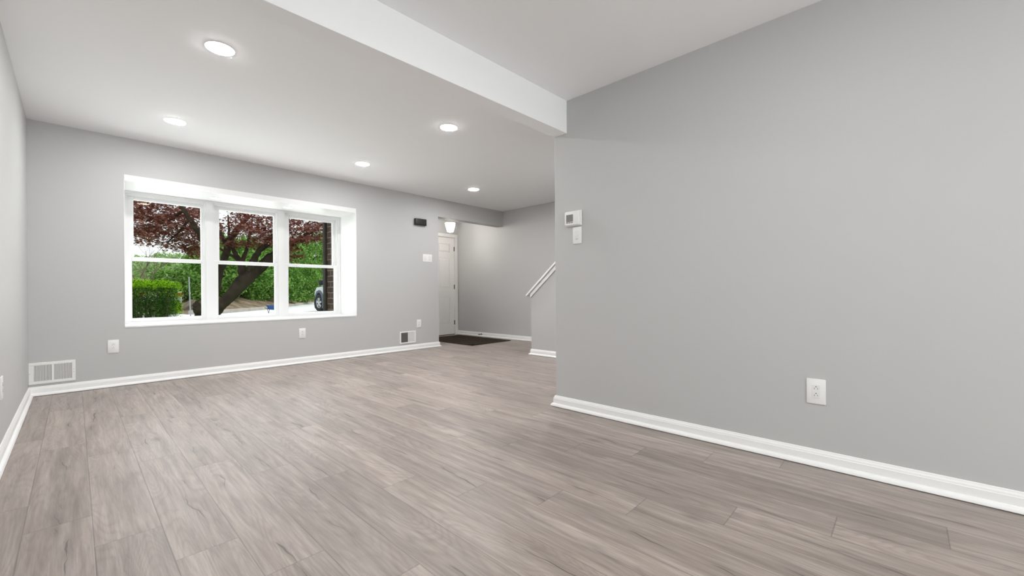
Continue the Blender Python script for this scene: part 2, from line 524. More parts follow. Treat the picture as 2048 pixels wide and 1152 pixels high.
# rear wall with an unseen door opening added to let in fill light
w = MB()
w.box(LX, -0.2, RY - 0.15, RY, 0, CD + 0.1)
w.box(1.05, EX, RY - 0.15, RY, 0, CD + 0.1)
w.box(-0.2, 1.05, RY - 0.15, RY, 2.08, CD + 0.1)
struct(w.build('wall_rear', WALL))
d2 = struct(empty('added_rear_door', (0.425, RY - 0.075, 0)))  # unseen glazed door, added along with the rear fill lamp
f = MB()
f.box(-0.625, -0.565, -0.05, 0.05, 0, 2.08); f.box(0.565, 0.625, -0.05, 0.05, 0, 2.08)
f.box(-0.565, 0.565, -0.05, 0.05, 2.02, 2.08); f.box(-0.565, 0.565, -0.05, 0.05, 0, 0.05); f.box(-0.04, 0.04, -0.04, 0.04, 0.05, 2.02)
f.build('door_frame', VINYL, d2)
MB().box(-0.565, -0.04, -0.004, 0.004, 0.05, 2.02).build('pane', GLASS, d2)
MB().box(0.04, 0.565, -0.004, 0.004, 0.05, 2.02).build('pane', GLASS, d2)
# ceilings
struct(MB().box(LX, EX, B1, B, CH, CH + 0.12).build('ceiling', CEIL))
struct(MB().box(LX, RX, RY, B1 + 0.06, CD, CD + 0.2).build('ceiling_dining', CEIL))
struct(MB().box(RX + 0.12, EX, RY, B2, CH, CH + 0.12).build('ceiling_hall', CEIL))
struct(MB().box(OX, EX, B + 0.15, YD, HE, HE + 0.3).build('ceiling_entry', CEIL))
# dropped beam between the two rooms (very slightly out of square)
sk = -0.0258
def bY(b, x): return b + sk * (x - 2.58)
w = MB()
w.prism([(LX, bY(B1, LX)), (RX, bY(B1, RX)), (RX, bY(B2, RX)), (LX, bY(B2, LX))], 'z', BZ, CH + 0.05)
struct(w.build('trim_1', CEIL))['label'] = 'white dropped ceiling beam between the two rooms'
# entry walls
struct(MB().box(OX - 0.13, OX, B + 0.15, YD, 0, HE + 0.3).build('wall_entry_left', WALL))
w = MB()
DX0, DX1, DH = 4.65, 5.562, 2.052
w.box(OX - 0.13, DX0 - 0.02, YD, YD + 0.12, 0, HE + 0.3); w.box(DX1 + 0.02, EX + 0.12, YD, YD + 0.12, 0, HE + 0.3)
w.box(DX0 - 0.02, DX1 + 0.02, YD, YD + 0.12, DH + 0.02, HE + 0.3)
struct(w.build('wall_entry_front', WALL))
struct(MB().box(EX, EX + 0.12, RY, YD, 0, CH + 0.1).build('wall_entry_right', WALL))
# knee wall beside the stairs with sloped cap, and the stairs it hides
KX, KY = 4.45, 3.826
def kz(y): return 0.813 + (3.82 - y) * 0.845
w = MB()
w.prism([(KY, 0), (KY, kz(KY)), (1.95, kz(1.95)), (1.95, 0)], 'x', KX, KX + 0.115)
struct(w.build('wall_stair', WALL))
w = MB()
yb = 1.95
w.prism([(KY + 0.006, kz(KY) + 0.0), (KY + 0.006, kz(KY) + 0.052), (yb, kz(yb) + 0.052), (yb, kz(yb))], 'x', KX - 0.016, KX + 0.131)
w.prism([(KY + 0.002, kz(KY) + 0.05), (KY + 0.002, kz(KY) + 0.075), (yb, kz(yb) + 0.075), (yb, kz(yb) + 0.05)], 'x', KX - 0.003, KX + 0.118)
w.prism([(KY + 0.062, kz(KY + 0.062) + 0.070), (KY + 0.062, kz(KY + 0.062) + 0.098), (yb, kz(yb) + 0.098), (yb, kz(yb) + 0.070)], 'x', KX - 0.042, KX + 0.157)
struct(w.build('trim_2', TRIM))['label'] = 'white sloped cap on the stair knee wall'
w = MB()
for i in range(8):
    w.box(KX + 0.115, EX, KY - 0.1 - 0.225 * (i + 1), KY - 0.1 - 0.225 * i, 0, 0.19 * (i + 1))
struct(w.build('stairs', FLOOR))

# baseboards
BP = [(0, 0.004), (0.031, 0.004), (0.0305, 0.010), (0.027, 0.018), (0.021, 0.0235), (0.014, 0.026), (0.0135, 0.060), (0.0115, 0.0625), (0.0115, 0.067), (0.009, 0.072), (0.0065, 0.076), (0.006, 0.081), (0.004, 0.083), (0, 0.083)]
def base(name, path, side): struct(soft(MB().sweep(path, BP, side).build(name, TRIM), 28))
base('baseboard_left', [(LX, RY), (LX, B)], -1)
base('baseboard_back', [(LX, B), (OX, B), (OX, YD)], -1)
base('baseboard_right', [(RX, RY), (RX, B2), (RX + 0.12, B2), (RX + 0.12, RY)], 1)
base('baseboard_entry', [(EX, YD), (EX, KY)], -1)
base('baseboard_stair', [(KX, RY), (KX, KY), (KX + 0.115, KY)], 1)

# ------------------------------------------------------------------ bay window
w = MB()
w.box(WX0 - 0.09, WX1 + 0.09, B + 0.02, YW + 0.12, WZ0 - 0.011, WZ0 - 0.003)           # sill board
w.box(WX0 - 0.001, WX1 + 0.001, B - 0.004, B + 0.02, WZ0 - 0.012, WZ0)
w.box(WX0, WX1, B, YW, WZ0 - 0.003, WZ0)
w.box(WX0 - 0.09, WX0, B + 0.15, YW + 0.12, WZ0 - 0.003, WZ1 + 0.05)
w.box(WX1, WX1 + 0.09, B + 0.15, YW + 0.12, WZ0 - 0.003, WZ1 + 0.05)
w.box(WX0 - 0.003, WX0 + 0.001, B - 0.003, B + 0.15, WZ0, WZ1)
w.box(WX1 - 0.001, WX1 + 0.003, B - 0.003, B + 0.15, WZ0, WZ1)
w.box(WX0, WX1, B - 0.003, YW + 0.12, WZ1, WZ1 + 0.06)
o = struct(w.build('trim_3', mat('white_bay_paint', (0.78, 0.78, 0.78), 0.4))); o['label'] = 'white lining and sill of the bay window recess'
w = MB()
w.box(WX0 - 0.12, WX1 + 0.12, B + 0.15, YW + 0.16, WZ1 + 0.06, CH + 0.1)
w.box(WX0 - 0.12, WX1 + 0.12, B + 0.15, YW + 0.16, 0.25, WZ0 - 0.04)
struct(w.build('trim_4', TRIM))

ZM0, ZM1 = 1.262, 1.300
def window(n, x0, x1, low, upp):
    root = struct(empty('window_%d' % n, ((x0 + x1) / 2, YW, WZ0)))
    cx = (x0 + x1) / 2
    a, b_ = x0 - cx, x1 - cx
    H = WZ1 - WZ0
    f = MB()
    # outer frame with stepped profile
    for d0, d1, t in ((0.0, 0.10, 0.034), (0.012, 0.09, 0.046), (0.03, 0.08, 0.056)):
        f.box(a, a + t, d0, d1, 0.0, H); f.box(b_ - t, b_, d0, d1, 0, H)
        f.box(a + t, b_ - t, d0, d1, H - t * 0.85, H); f.box(a + t, b_ - t, d0, d1, 0, 0.018)
    f.build('frame', VINYL, root)
    def sash(name, yy, zz0, zz1, gz0, gz1, sx0, sx1, g0, g1):
        s = MB()
        s.box(sx0, g0, yy, yy + 0.032, zz0, zz1, 0.003, 1); s.box(g1, sx1, yy, yy + 0.032, zz0, zz1, 0.003, 1)
        s.box(g0, g1, yy, yy + 0.032, zz0, gz0, 0.003, 1); s.box(g0, g1, yy, yy + 0.032, gz1, zz1, 0.003, 1)
        q = 0.004
        s.box(g0 - 0.001, g0 + q, yy + 0.010, yy + 0.03, gz0, gz1); s.box(g1 - q, g1 + 0.001, yy + 0.010, yy + 0.03, gz0, gz1)
        s.box(g0, g1, yy + 0.010, yy + 0.03, gz0 - 0.001, gz0 + q); s.box(g0, g1, yy + 0.010, yy + 0.03, gz1 - q, gz1 + 0.001)
        so = s.build(name, VINYL, root)
        po_ = MB().box(g0, g1, yy + 0.019, yy + 0.021, gz0, gz1).build('pane', GLASS, so)
        if n == 1 and name == 'upper_sash':      # pane turned slightly askew to aim the ceiling light's reflection
            po_.rotation_euler = (math.radians(-0.3), 0, math.radians(-1.5))
    z = lambda v: v - WZ0
    sash('lower_sash', 0.014, 0.016, z(ZM1) - 0.004, z(0.629), z(ZM0), a + 0.036, b_ - 0.036, low[0] - cx, low[1] - cx)
    sash('upper_sash', 0.050, z(ZM1) - 0.035, H - 0.04, z(ZM1), z(1.932), a + 0.048, b_ - 0.048, upp[0] - cx, upp[1] - cx)
    return root
window(1, WX0, 1.122, (0.4285, 1.049), (0.446, 1.050))
window(2, 1.122, 1.911, (1.207, 1.839), (1.228, 1.840))
window(3, 1.911, WX1, (2.003, 2.634), (2.026, 2.623))

# ------------------------------------------------------------------ front door
d = struct(empty('door_1', ((DX0 + DX1) / 2, YD, 0)))
hw = (DX1 - DX0) / 2
s = MB()
y0, y1 = 0.012, 0.050
st = 0.118; rec = 0.010
cols = [(-hw + st, -0.05), (0.05, hw - st)]
rows = [(0.23, 0.79), (0.985, 1.61), (1.735, 1.912)]
s.box(-hw, hw, y0 + rec, y1, 0.012, DH - 0.004)
s.box(-hw, -hw + st, y0, y0 + rec, 0.012, DH - 0.004); s.box(hw - st, hw, y0, y0 + rec, 0.012, DH - 0.004); s.box(-0.05, 0.05, y0, y0 + rec, 0.012, DH - 0.004)
zs = [0.012] + [v for r_ in rows for v in r_] + [DH - 0.004]
for i in range(0, len(zs), 2):
    for c0, c1 in cols: s.box(c0, c1, y0, y0 + rec, zs[i], zs[i + 1])
for c0, c1 in cols:
    for r0, r1 in rows:
        m_ = 0.032
        s.bm.verts.ensure_lookup_table()
        o4 = [(c0 + 0.006, r0 + 0.006), (c1 - 0.006, r0 + 0.006), (c1 - 0.006, r1 - 0.006), (c0 + 0.006, r1 - 0.006)]
        i4 = [(c0 + m_, r0 + m_), (c1 - m_, r0 + m_), (c1 - m_, r1 - m_), (c0 + m_, r1 - m_)]
        A = [s.bm.verts.new((x, y0 + rec + 0.0005, z)) for x, z in o4]; Bv = [s.bm.verts.new((x, y0 + 0.002, z)) for x, z in i4]
        for k in range(4): s.bm.faces.new((A[k], A[(k + 1) % 4], Bv[(k + 1) % 4], Bv[k]))
        s.bm.faces.new(Bv)
s.build('door_leaf', DOORP, d)
t = MB()
for a, b_ in ((-hw - 0.076, -hw - 0.004), (hw + 0.004, hw + 0.076)):
    t.box(a, b_, -0.016, 0.0, 0.0, DH + 0.07, 0.004, 2)
t.box(-hw - 0.004, hw + 0.004, -0.016, 0.0, DH + 0.002, DH + 0.07, 0.004, 2)
t.box(-hw - 0.022, -hw - 0.002, -0.0, 0.11, 0, DH + 0.02); t.box(hw + 0.002, hw + 0.022, 0.0, 0.11, 0, DH + 0.02); t.box(-hw, hw, 0, 0.11, DH, DH + 0.02)
t.build('door_casing', DOORP, d)
for z in (0.255, 1.01, 1.815):
    h = MB().tube([(hw + 0.002, 0.004, z - 0.046), (hw + 0.002, 0.004, z + 0.046)], 0.0075, 12)
    h.box(hw - 0.006, hw + 0.008, 0.004, 0.013, z - 0.045, z + 0.045)
    h.build('hinge', HINGE, d)['label'] = 'black hinge'
MB().box(-hw, hw, -0.004, 0.11, 0.0, 0.011, 0.003, 1).build('threshold', mat('threshold_gap_shade', (0.045, 0.035, 0.028), 0.5), d)  # threshold coloured dark to give the shade in the gap under the door
kb = MB().lathe([(0.03, 0.0), (0.03, -0.008), (0.012, -0.012), (0.012, -0.04), (0.026, -0.05), (0.03, -0.065), (0.022, -0.078), (0.0, -0.08)], (-hw + 0.07, y0, 0.95), 'y', 24)
kb.build('door_knob', NICKEL, d, True)

# ------------------------------------------------------------------ wall fittings
def outlet_parts(root):
    """plate in local XZ, facing -Y"""
    p = MB().box(-0.0395, 0.0395, -0.0065, 0.0, -0.063, 0.063, 0.003, 2)
    soft(p.build('cover_plate', PLATE, root))
    r_ = MB().box(-0.0165, 0.0165, -0.0085, -0.006, -0.0335, 0.0335, 0.001, 1)
    rc = r_.build('receptacle', PLATE2, root)
    for zc in (0.017, -0.017):
        q = MB()
        q.box(-0.0075, -0.0055, -0.0089, -0.0083, zc - 0.0065, zc + 0.0015)
        q.box(0.0052, 0.0072, -0.0089, -0.0083, zc - 0.0055, zc + 0.0015)
        q.lathe([(0.0, -0.0089), (0.0027, -0.0089), (0.0027, -0.0083)], (-0.0, 0, zc + 0.0075), 'y', 12)
        q.build('socket', GREYSLOT, rc)['label'] = 'dark socket holes'
OG = 'white wall outlets'
o1 = tag(empty('electrical_outlet', (0.258, B, 0.391)), 'white wall outlet under the left end of the bay window', 'outlet', OG)
outlet_parts(o1)
tag(dup(o1, (1.993, B, 0.384)), 'white wall outlet under the right part of the bay window', 'outlet', OG)
tag(dup(o1, (3.740, B, 0.403)), 'white wall outlet just above the floor register by the entry opening', 'outlet', OG)
tag(dup(o1, (RX, 0.317, 0.376), -math.pi / 2), 'white wall outlet low on the long right-hand grey wall', 'outlet', OG)
tag(dup(o1, (LX, 3.582, 0.384), math.pi / 2), 'white wall outlet on the left side wall, cut by the picture edge', 'outlet', OG)

def switch_parts(root, xs, wd):
    soft(MB().box(-wd / 2, wd / 2, -0.0065, 0, -0.0625, 0.0625, 0.003, 2).build('cover_plate', PLATE, root))
    for x in xs:
        q = MB()
        q.prism([(-0.0062, -0.033), (-0.0062, 0.033), (-0.0085, 0.033), (-0.0105, -0.002), (-0.0080, -0.031), (-0.0075, -0.033)], 'x', x - 0.0163, x + 0.0163)
        rk = q.build('rocker', PLATE2, root)
        MB().box(x - 0.009, x + 0.009, -0.0086, -0.0078, -0.029, -0.0265).build('slide', GREYSLOT, rk)
s1 = tag(empty('light_switch', (RX, 1.7535, 1.308), -math.pi / 2), 'white single rocker switch right below the thermostat', 'light switch')
switch_parts(s1, [0.0], 0.078)
s2 = tag(empty('light_switch', (3.910, B, 1.447)), 'wide white double rocker switch plate left of the entry opening', 'light switch')
switch_parts(s2, [-0.042, 0.042], 0.176)

th = tag(empty('thermostat', (RX, 1.784, 1.436), -math.pi / 2), 'white thermostat with grey display near the end of the right wall', 'thermostat')
soft(MB().box(-0.073, 0.073, -0.010, 0, -0.057, 0.057, 0.007, 3).build('wall_plate', PLATE, th))
soft(MB().box(-0.068, 0.064, -0.030, -0.009, -0.053, 0.053, 0.010, 4).build('body', PLATE, th))
MB().box(-0.050, 0.012, -0.0312, -0.029, -0.026, 0.028, 0.001, 1).build('display', SCREEN, th)['label'] = 'grey display'
q = MB()
for i in range(3): q.box(-0.050 + 0.021 * i, -0.032 + 0.021 * i, -0.0312, -0.029, -0.035, -0.029, 0.0008, 1)
q.build('button', GREYSLOT, th)
soft(MB().box(-0.052, 0.036, -0.034, -0.028, -0.050, -0.043, 0.003, 2).build('lower_bar', PLATE2, th))

bx = tag(empty('chime_box', (3.769, B, 2.009)), 'small black box mounted high on the wall left of the entry opening', 'wall box')
soft(MB().box(-0.104, 0.104, -0.045, 0, -0.051, 0.051, 0.006, 3).build('housing', BLACKP, bx))
MB().box(-0.092, -0.003, -0.047, -0.044, -0.042, 0.044, 0.001, 1).build('front_panel', BLACKP, bx)
MB().box(0.003, 0.092, -0.047, -0.044, -0.042, 0.044, 0.001, 1).build('front_panel', BLACKP, bx)

# air registers
SLATG = mat('grey_register_slat', (0.22, 0.215, 0.21), 0.5)
v1 = tag(empty('air_register', (-0.137, B, 0.199)), 'white wall register with vertical slats beside the left corner', 'air vent')
q = MB()
q.box(-0.142, 0.142, -0.010, 0, -0.095, -0.070, 0.003, 1); q.box(-0.142, 0.142, -0.010, 0, 0.070, 0.095, 0.003, 1)
q.box(-0.142, -0.112, -0.010, 0, -0.071, 0.071, 0.003, 1); q.box(0.118, 0.142, -0.010, 0, -0.071, 0.071, 0.003, 1)
q.box(-0.007, 0.009, -0.009, 0, -0.071, 0.071)
q.build('frame', PLATE, v1)
MB().box(-0.113, 0.119, -0.0015, -0.0005, -0.071, 0.071).build('duct_shade', GREYSLOT, v1)  # flat dark sheet standing for the shade inside the duct
for k in range(31):
    x = -0.109 + k * 0.0074
    if -0.006 < x < 0.009: continue
    a = 0.55 if x < 0 else -0.55
    q = MB(); q.box(-0.0022, 0.0022, -0.0085, -0.0015, -0.071, 0.071)
    o = q.build('slat', PLATE, v1, loc=(x, 0, 0))
def screw(root, pts):
    for p in pts:
        MB().lathe([(0.0, -0.0118), (0.0026, -0.0112), (0.0034, -0.0098)], p, 'y', 12).build('screw', NICKEL, root)
screw(v1, [(-0.134, 0, 0.0), (0.131, 0, 0.012), (0.131, 0, -0.012)])

v2 = tag(empty('air_register', (3.538, B, 0.203)), 'small white wall register, half dark, near the entry opening', 'air vent')
q = MB()
q.box(-0.144, 0.144, -0.010, 0, -0.092, -0.074, 0.003, 1); q.box(-0.144, 0.144, -0.010, 0, 0.074, 0.092, 0.003, 1)
q.box(-0.144, -0.120, -0.010, 0, -0.075, 0.075, 0.003, 1); q.box(0.120, 0.144, -0.010, 0, -0.075, 0.075, 0.003, 1)
q.box(0.000, 0.007, -0.009, 0, -0.075, 0.075)
q.build('frame', PLATE, v2)
MB().box(-0.121, 0.121, -0.0015, -0.0005, -0.075, 0.075).build('duct_shade', GREYSLOT, v2)  # duct shade painted as a flat sheet behind both slat banks
for k in range(8):
    z = -0.066 + k * 0.0188
    q = MB(); q.box(-0.120, 0.0, -0.007, -0.002, z - 0.0022, z + 0.0022)
    q.build('slat', SLATG, v2)
for k in range(16):
    x = 0.0105 + k * 0.0073
    MB().prism([(x - 0.0028, -0.003), (x + 0.0016, -0.0085), (x + 0.0021, -0.0078), (x - 0.0023, -0.0018)], 'z', -0.075, 0.075).build('slat', PLATE, v2)

ds = tag(empty('door_stop', (EX - 0.0135, 6.17, 0.045)), 'small black door stop on the entry baseboard', 'door stop')
MB().tube([(0, 0, 0), (-0.006, 0, 0)], 0.012, 14).build('base', BLACKP, ds)
pts = []
for i in range(80):
    a = i / 80 * 2 * math.pi * 9
    pts.append((-0.006 - 0.062 * i / 80, 0.0055 * math.cos(a), 0.0055 * math.sin(a)))
MB().tube(pts, 0.0017, 6).build('spring', BLACKP, ds, True)
MB().tube([(-0.066, 0, 0), (-0.082, 0, 0)], 0.010, 14).build('tip', BLACKP, ds)

# door mat with a curled corner
dm = tag(empty('door_mat', (5.015, 5.965, 0.0)), 'dark brown door mat on the planks in front of the entry door', 'door mat')
bm = bmesh.new()
nx, ny = 28, 40
gv = {}
def mat_z(x, y):
    z = 0.008
    dd = math.hypot(x + 0.40, (y + 0.70))
    z += 0.03 * max(0, 1 - dd / 0.16) ** 1.5
    return z
for i in range(nx + 1):
    for j in range(ny + 1):
        x = -0.465 + 0.93 * i / nx; y = -0.755 + 1.49 * j / ny
        gv[i, j] = bm.verts.new((x, y, mat_z(x, y)))
for i in range(nx):
    for j in range(ny):
        bm.faces.new((gv[i, j], gv[i + 1, j], gv[i + 1, j + 1], gv[i, j + 1]))
me = bpy.data.meshes.new('pile'); 
ge = bmesh.ops.extrude_face_region(bm, geom=bm.faces[:])
for v in [g_ for g_ in ge['geom'] if isinstance(g_, bmesh.types.BMVert)]: v.co.z = max(0.0005, v.co.z - 0.006)
bmesh.ops.recalc_face_normals(bm, faces=bm.faces[:])
bm.to_mesh(me); bm.free()
mesh_obj('pile', me, MAT_BR, dm, True)
q = MB()
e = [(-0.465, -0.755), (0.465, -0.755), (0.465, 0.735), (-0.465, 0.735)]
for k in range(4):
    (xa, ya), (xb, yb_) = e[k], e[(k + 1) % 4]
    q.tube([(xa + (xb - xa) * t_, ya + (yb_ - ya) * t_, mat_z(xa + (xb - xa) * t_, ya + (yb_ - ya) * t_) - 0.002) for t_ in np.linspace(0, 1, 24)], 0.006, 8)
q.build('border', MAT_RIM, dm, True)

# ------------------------------------------------------------------ lamps
def recessed(loc, label, rad=0.078, group='recessed ceiling lights', lens=None, parts=True):
    o = tag(empty('recessed_light', loc), label, 'ceiling light', group)
    rr = rad / 0.078
    soft(MB().lathe([(0.078 * rr, 0.0), (0.0775 * rr, -0.003), (0.0772 * rr, -0.0055), (0.0768 * rr, -0.0055), (0.0765 * rr, -0.003), (0.0765 * rr, 0.0)], (0, 0, 0), 'z', 48).build('trim_ring', VINYL, o), 60)
    soft(MB().lathe([(0.0764 * rr, -0.002), (0.072 * rr, -0.0070), (0.055 * rr, -0.0088), (0.03 * rr, -0.0098), (0.0, -0.0100)], (0, 0, 0), 'z', 48).build('lens', lens or LENS, o), 60)['label'] = 'glowing white lens'
    return o
recessed((0.637, 3.112, CH), 'largest recessed ceiling light, the one closest to the camera and the beam end')
recessed((0.625, 4.709, CH), 'recessed ceiling light above the left end of the bay window')
recessed((2.414, 3.077, CH), 'recessed ceiling light nearest the middle of the dropped beam')
recessed((2.374, 4.682, CH), 'recessed ceiling light in front of the right end of the bay window')
recessed((4.119, 4.665, CH), 'farthest recessed ceiling light, by the entry opening')
for x, y in ((1.15, 0.40), (0.85, -0.95), (0.85, -2.5)):
    recessed((x, y, CD), 'recessed light in the dining ceiling behind the camera', group='recessed lights in the dining ceiling', lens=LENS_DIN)
recessed((4.25, 3.0, CH), 'recessed ceiling light hidden behind the end of the right wall', group='recessed lights in the hall')
for x, y in ((3.6, 2.2),):  # unseen light added to brighten the knee wall and far ceiling
    recessed((x, y, CH), 'unseen fill light added in the ceiling behind the right wall', group='recessed lights in the hall')
recessed((1.137, 5.825, WZ1), 'small recessed light in the bay soffit between left and middle sashes', 0.055, 'small bay soffit lights', LENS_BAY)
recessed((1.915, 5.800, WZ1), 'small recessed light in the bay soffit between middle and right sashes', 0.055, 'small bay soffit lights', LENS_BAY)

ln = tag(empty('ceiling_lantern', (4.885, 6.20, HE)), 'glowing glass lantern hanging above the entry door', 'ceiling light')
soft(MB().lathe([(0.058, 0.0), (0.058, -0.008), (0.050, -0.020), (0.012, -0.026), (0.0, -0.027)], (0, 0, 0), 'z', 32).build('canopy', NICKEL, ln))
MB().tube([(0, 0, -0.02), (0, 0, -0.175)], 0.006, 12).build('stem', NICKEL, ln)
MB().lathe([(0.0, -0.168), (0.03, -0.170), (0.094, -0.186), (0.100, -0.190), (0.100, -0.196), (0.0, -0.196)], (0, 0, 0), 'z', 6, 0.3).build('cap', NICKEL, ln)
def hexp(r_, z, k): a = 0.3 + math.pi / 3 * k; return Vector((r_ * math.cos(a), r_ * math.sin(a), z))
for k in range(6):
    q = MB()
    P4 = [hexp(0.096, -0.196, k), hexp(0.096, -0.196, k + 1), hexp(0.055, -0.362, k + 1), hexp(0.055, -0.362, k)]
    cn = sum(P4, Vector()) / 4
    outw = Vector((cn.x, cn.y, 0)).normalized() * 0.003
    F1 = [q.bm.verts.new(cn + (p - cn) * 0.90) for p in P4]; F2 = [q.bm.verts.new(cn + (p - cn) * 0.90 + outw) for p in P4]
    q.bm.faces.new(F1); q.bm.faces.new(F2)
    for i in range(4): q.bm.faces.new((F1[i], F1[(i + 1) % 4], F2[(i + 1) % 4], F2[i]))
    q.build('glass_panel', LANTERN, ln)
q = MB()
for k in range(6): q.tube([hexp(0.098, -0.194, k), hexp(0.056, -0.364, k)], 0.0055, 8)
for k in range(6): q.tube([hexp(0.056, -0.364, k), hexp(0.056, -0.364, k + 1)], 0.004, 8)
q.lathe([(0.0, -0.386), (0.008, -0.380), (0.010, -0.374), (0.004, -0.367), (0.0, -0.366)], (0, 0, 0), 'z', 12)
q.build('cage', NICKEL, ln)

# ------------------------------------------------------------------ outside: house corner and ground
GZ = 0.12
w = MB()
w.box(2.86, 2.96, B + 0.17, 6.965, -0.1, 2.7)
w.box(2.96, DX0 - 0.1, YD + 0.125, YD + 0.225, -0.1, 2.7)
w.box(2.96, OX - 0.14, B + 0.16, YD + 0.12, 2.6, 2.7)
struct(w.build('wall_outside', BRICK))
dsp = tag(empty('downspout', (2.834, 6.90, 0)), 'dark brown downspout at the brick corner seen through the right sash', 'downspout')
q = MB(); q.box(-0.024, 0.024, -0.036, 0.036, 0.0, 2.68, 0.008, 2)
soft(q.build('pipe', mat('dark_brown_metal', (0.030, 0.024, 0.024), 0.45), dsp))
for z in (0.5, 1.5, 2.4):
    MB().box(-0.027, 0.026, -0.039, 0.039, z, z + 0.035).build('strap', mat('dark_strap', (0.026, 0.021, 0.021), 0.45), dsp)

kerb = [(14.5, 36.6), (6.97, 23.2), (3.85, 19.4), (3.0, 19.9), (2.7, 24.0), (-1.0, 30.0), (-20, 34.0)]
def poly(name, pts, z, m, thick=0.05):
    return struct(MB().prism(pts, 'z', z - thick, z).build(name, m))
poly('ground', [(-40, 7.2), (60, 7.2), (60, 90), (-40, 90)], 0.05, LAWN, 0.3)
poly('street', [(-20, 18.2), (3.0, 15.0), (6.05, 17.25), (8.6, 19.7), (19.0, 33.0)] + kerb, GZ, STREET)
poly('lawn', [(3.2, 8.5), (6.9, 8.5), (6.9, 17.75), (6.05, 17.05), (3.2, 14.9)], 0.165, LAWN, 0.2)
poly('driveway', [(6.95, 8.0), (10.6, 8.0), (10.6, 23.0), (6.95, 18.0)], GZ - 0.01, STREET)
q = MB()
pts = [Vector((p[0], p[1])) for p in kerb]
q.sweep(kerb[:4], [(0, GZ - 0.05), (0.0, GZ + 0.13), (-0.05, GZ + 0.15), (-0.30, GZ + 0.15), (-0.32, GZ - 0.05)], 1)
struct(q.build('kerb', KERB))

# wooded bank across the street
def kerb_dist(x, y):
    best = 1e9
    for i in range(len(kerb) - 1):
        ax, ay = kerb[i]; bx_, by_ = kerb[i + 1]
        vx, vy = bx_ - ax, by_ - ay
        t_ = max(0, min(1, ((x - ax) * vx + (y - ay) * vy) / (vx * vx + vy * vy)))
        best = min(best, math.hypot(x - ax - vx * t_, y - ay - vy * t_))
    return best
def bank_z(x, y):
    d_ = kerb_dist(x, y)
    f_ = max(0.0, min(1.0, (x / max(y, 1.0) - 0.138) / 0.06)); f_ = f_ * f_ * (3 - 2 * f_)
    far = max(0.0, min(1.0, (d_ - 6.0) / 12.0))
    return GZ + 0.13 * f_ + 2.6 * max(f_, far) * (1 - math.exp(-d_ / 7.0)) + f_ * 0.06 * noise.noise(Vector((x * 0.9, y * 0.9, 0)))
bm = bmesh.new()
nu, nv = 150, 26
rows_ = []
KP = [Vector(p) for p in [(k[0], k[1]) for k in kerb]]
tot = [0]
for i in range(len(KP) - 1): tot.append(tot[-1] + (KP[i + 1] - KP[i]).length)
def kpt(s_):
    for i in range(len(KP) - 1):
        if s_ <= tot[i + 1]:
            return KP[i].lerp(KP[i + 1], (s_ - tot[i]) / (tot[i + 1] - tot[i]))
    return KP[-1]
apex = Vector((-4.0, 62.0))
for i in range(nu + 1):
    p = kpt(tot[-1] * i / nu)
    row_ = []
    for j in range(nv + 1):
        f_ = (j / nv) ** 1.8
        qv = p.lerp(apex + Vector(((p.x - 4) * 1.6, 0)), f_)
        row_.append(bm.verts.new((qv.x, qv.y, bank_z(qv.x, qv.y) if j else GZ - 0.02)))
    rows_.append(row_)
for i in range(nu):
    for j in range(nv):
        bm.faces.new((rows_[i][j], rows_[i + 1][j], rows_[i + 1][j + 1], rows_[i][j + 1]))
bmesh.ops.recalc_face_normals(bm, faces=bm.faces[:])
me = bpy.data.meshes.new('bank'); bm.to_mesh(me); bm.free()
struct(mesh_obj('bank', me, LITTER, smooth=True))

# ------------------------------------------------------------------ foliage
def leaf_mesh(name, centres, sizes, shape, tilt, rng, drop=0.0):
    """one small flat leaf per centre; shape: list of (x, y) outline"""
    n = len(centres); k = len(shape)
    sh = np.array(shape, float)
    sh3 = np.concatenate([sh, np.zeros((k, 1))], 1)
    sh3[:, 2] = -drop * (sh3[:, 0] ** 2 + sh3[:, 1] ** 2)
    az = rng.uniform(0, 2 * np.pi, n); tl = rng.normal(0, tilt, n); tr = rng.normal(0, tilt, n)
    ca, sa = np.cos(az), np.sin(az); ct, st_ = np.cos(tl), np.sin(tl); cr, sr = np.cos(tr), np.sin(tr)
    R = np.zeros((n, 3, 3))
    Rz = np.zeros((n, 3, 3)); Rz[:, 0, 0] = ca; Rz[:, 0, 1] = -sa; Rz[:, 1, 0] = sa; Rz[:, 1, 1] = ca; Rz[:, 2, 2] = 1
    Rx = np.zeros((n, 3, 3)); Rx[:, 0, 0] = 1; Rx[:, 1, 1] = ct; Rx[:, 1, 2] = -st_; Rx[:, 2, 1] = st_; Rx[:, 2, 2] = ct
    Ry = np.zeros((n, 3, 3)); Ry[:, 1, 1] = 1; Ry[:, 0, 0] = cr; Ry[:, 0, 2] = sr; Ry[:, 2, 0] = -sr; Ry[:, 2, 2] = cr
    R = Rx @ Ry @ Rz
    P = np.einsum('nij,kj->nki', R, sh3) * np.asarray(sizes)[:, None, None] + np.asarray(centres)[:, None, :]
    me = bpy.data.meshes.new(name)
    me.vertices.add(n * k); me.vertices.foreach_set('co', P.reshape(-1))
    me.loops.add(n * k); me.loops.foreach_set('vertex_index', np.arange(n * k, dtype=np.int32))
    me.polygons.add(n); me.polygons.foreach_set('loop_start', np.arange(0, n * k, k, dtype=np.int32))
    me.polygons.foreach_set('loop_total', np.full(n, k, dtype=np.int32))
    me.update(calc_edges=True)
    return me
MAPLE = []
for i in range(7):
    a = -math.pi * 0.75 + i * math.pi * 1.5 / 6
    L_ = (0.5, 0.8, 0.95, 1.0, 0.95, 0.8, 0.5)[i]
    MAPLE.append((L_ * math.sin(a), L_ * math.cos(a)))
    if i < 6:
        b_ = a + math.pi * 0.125
        MAPLE.append((0.35 * math.sin(b_), 0.35 * math.cos(b_)))
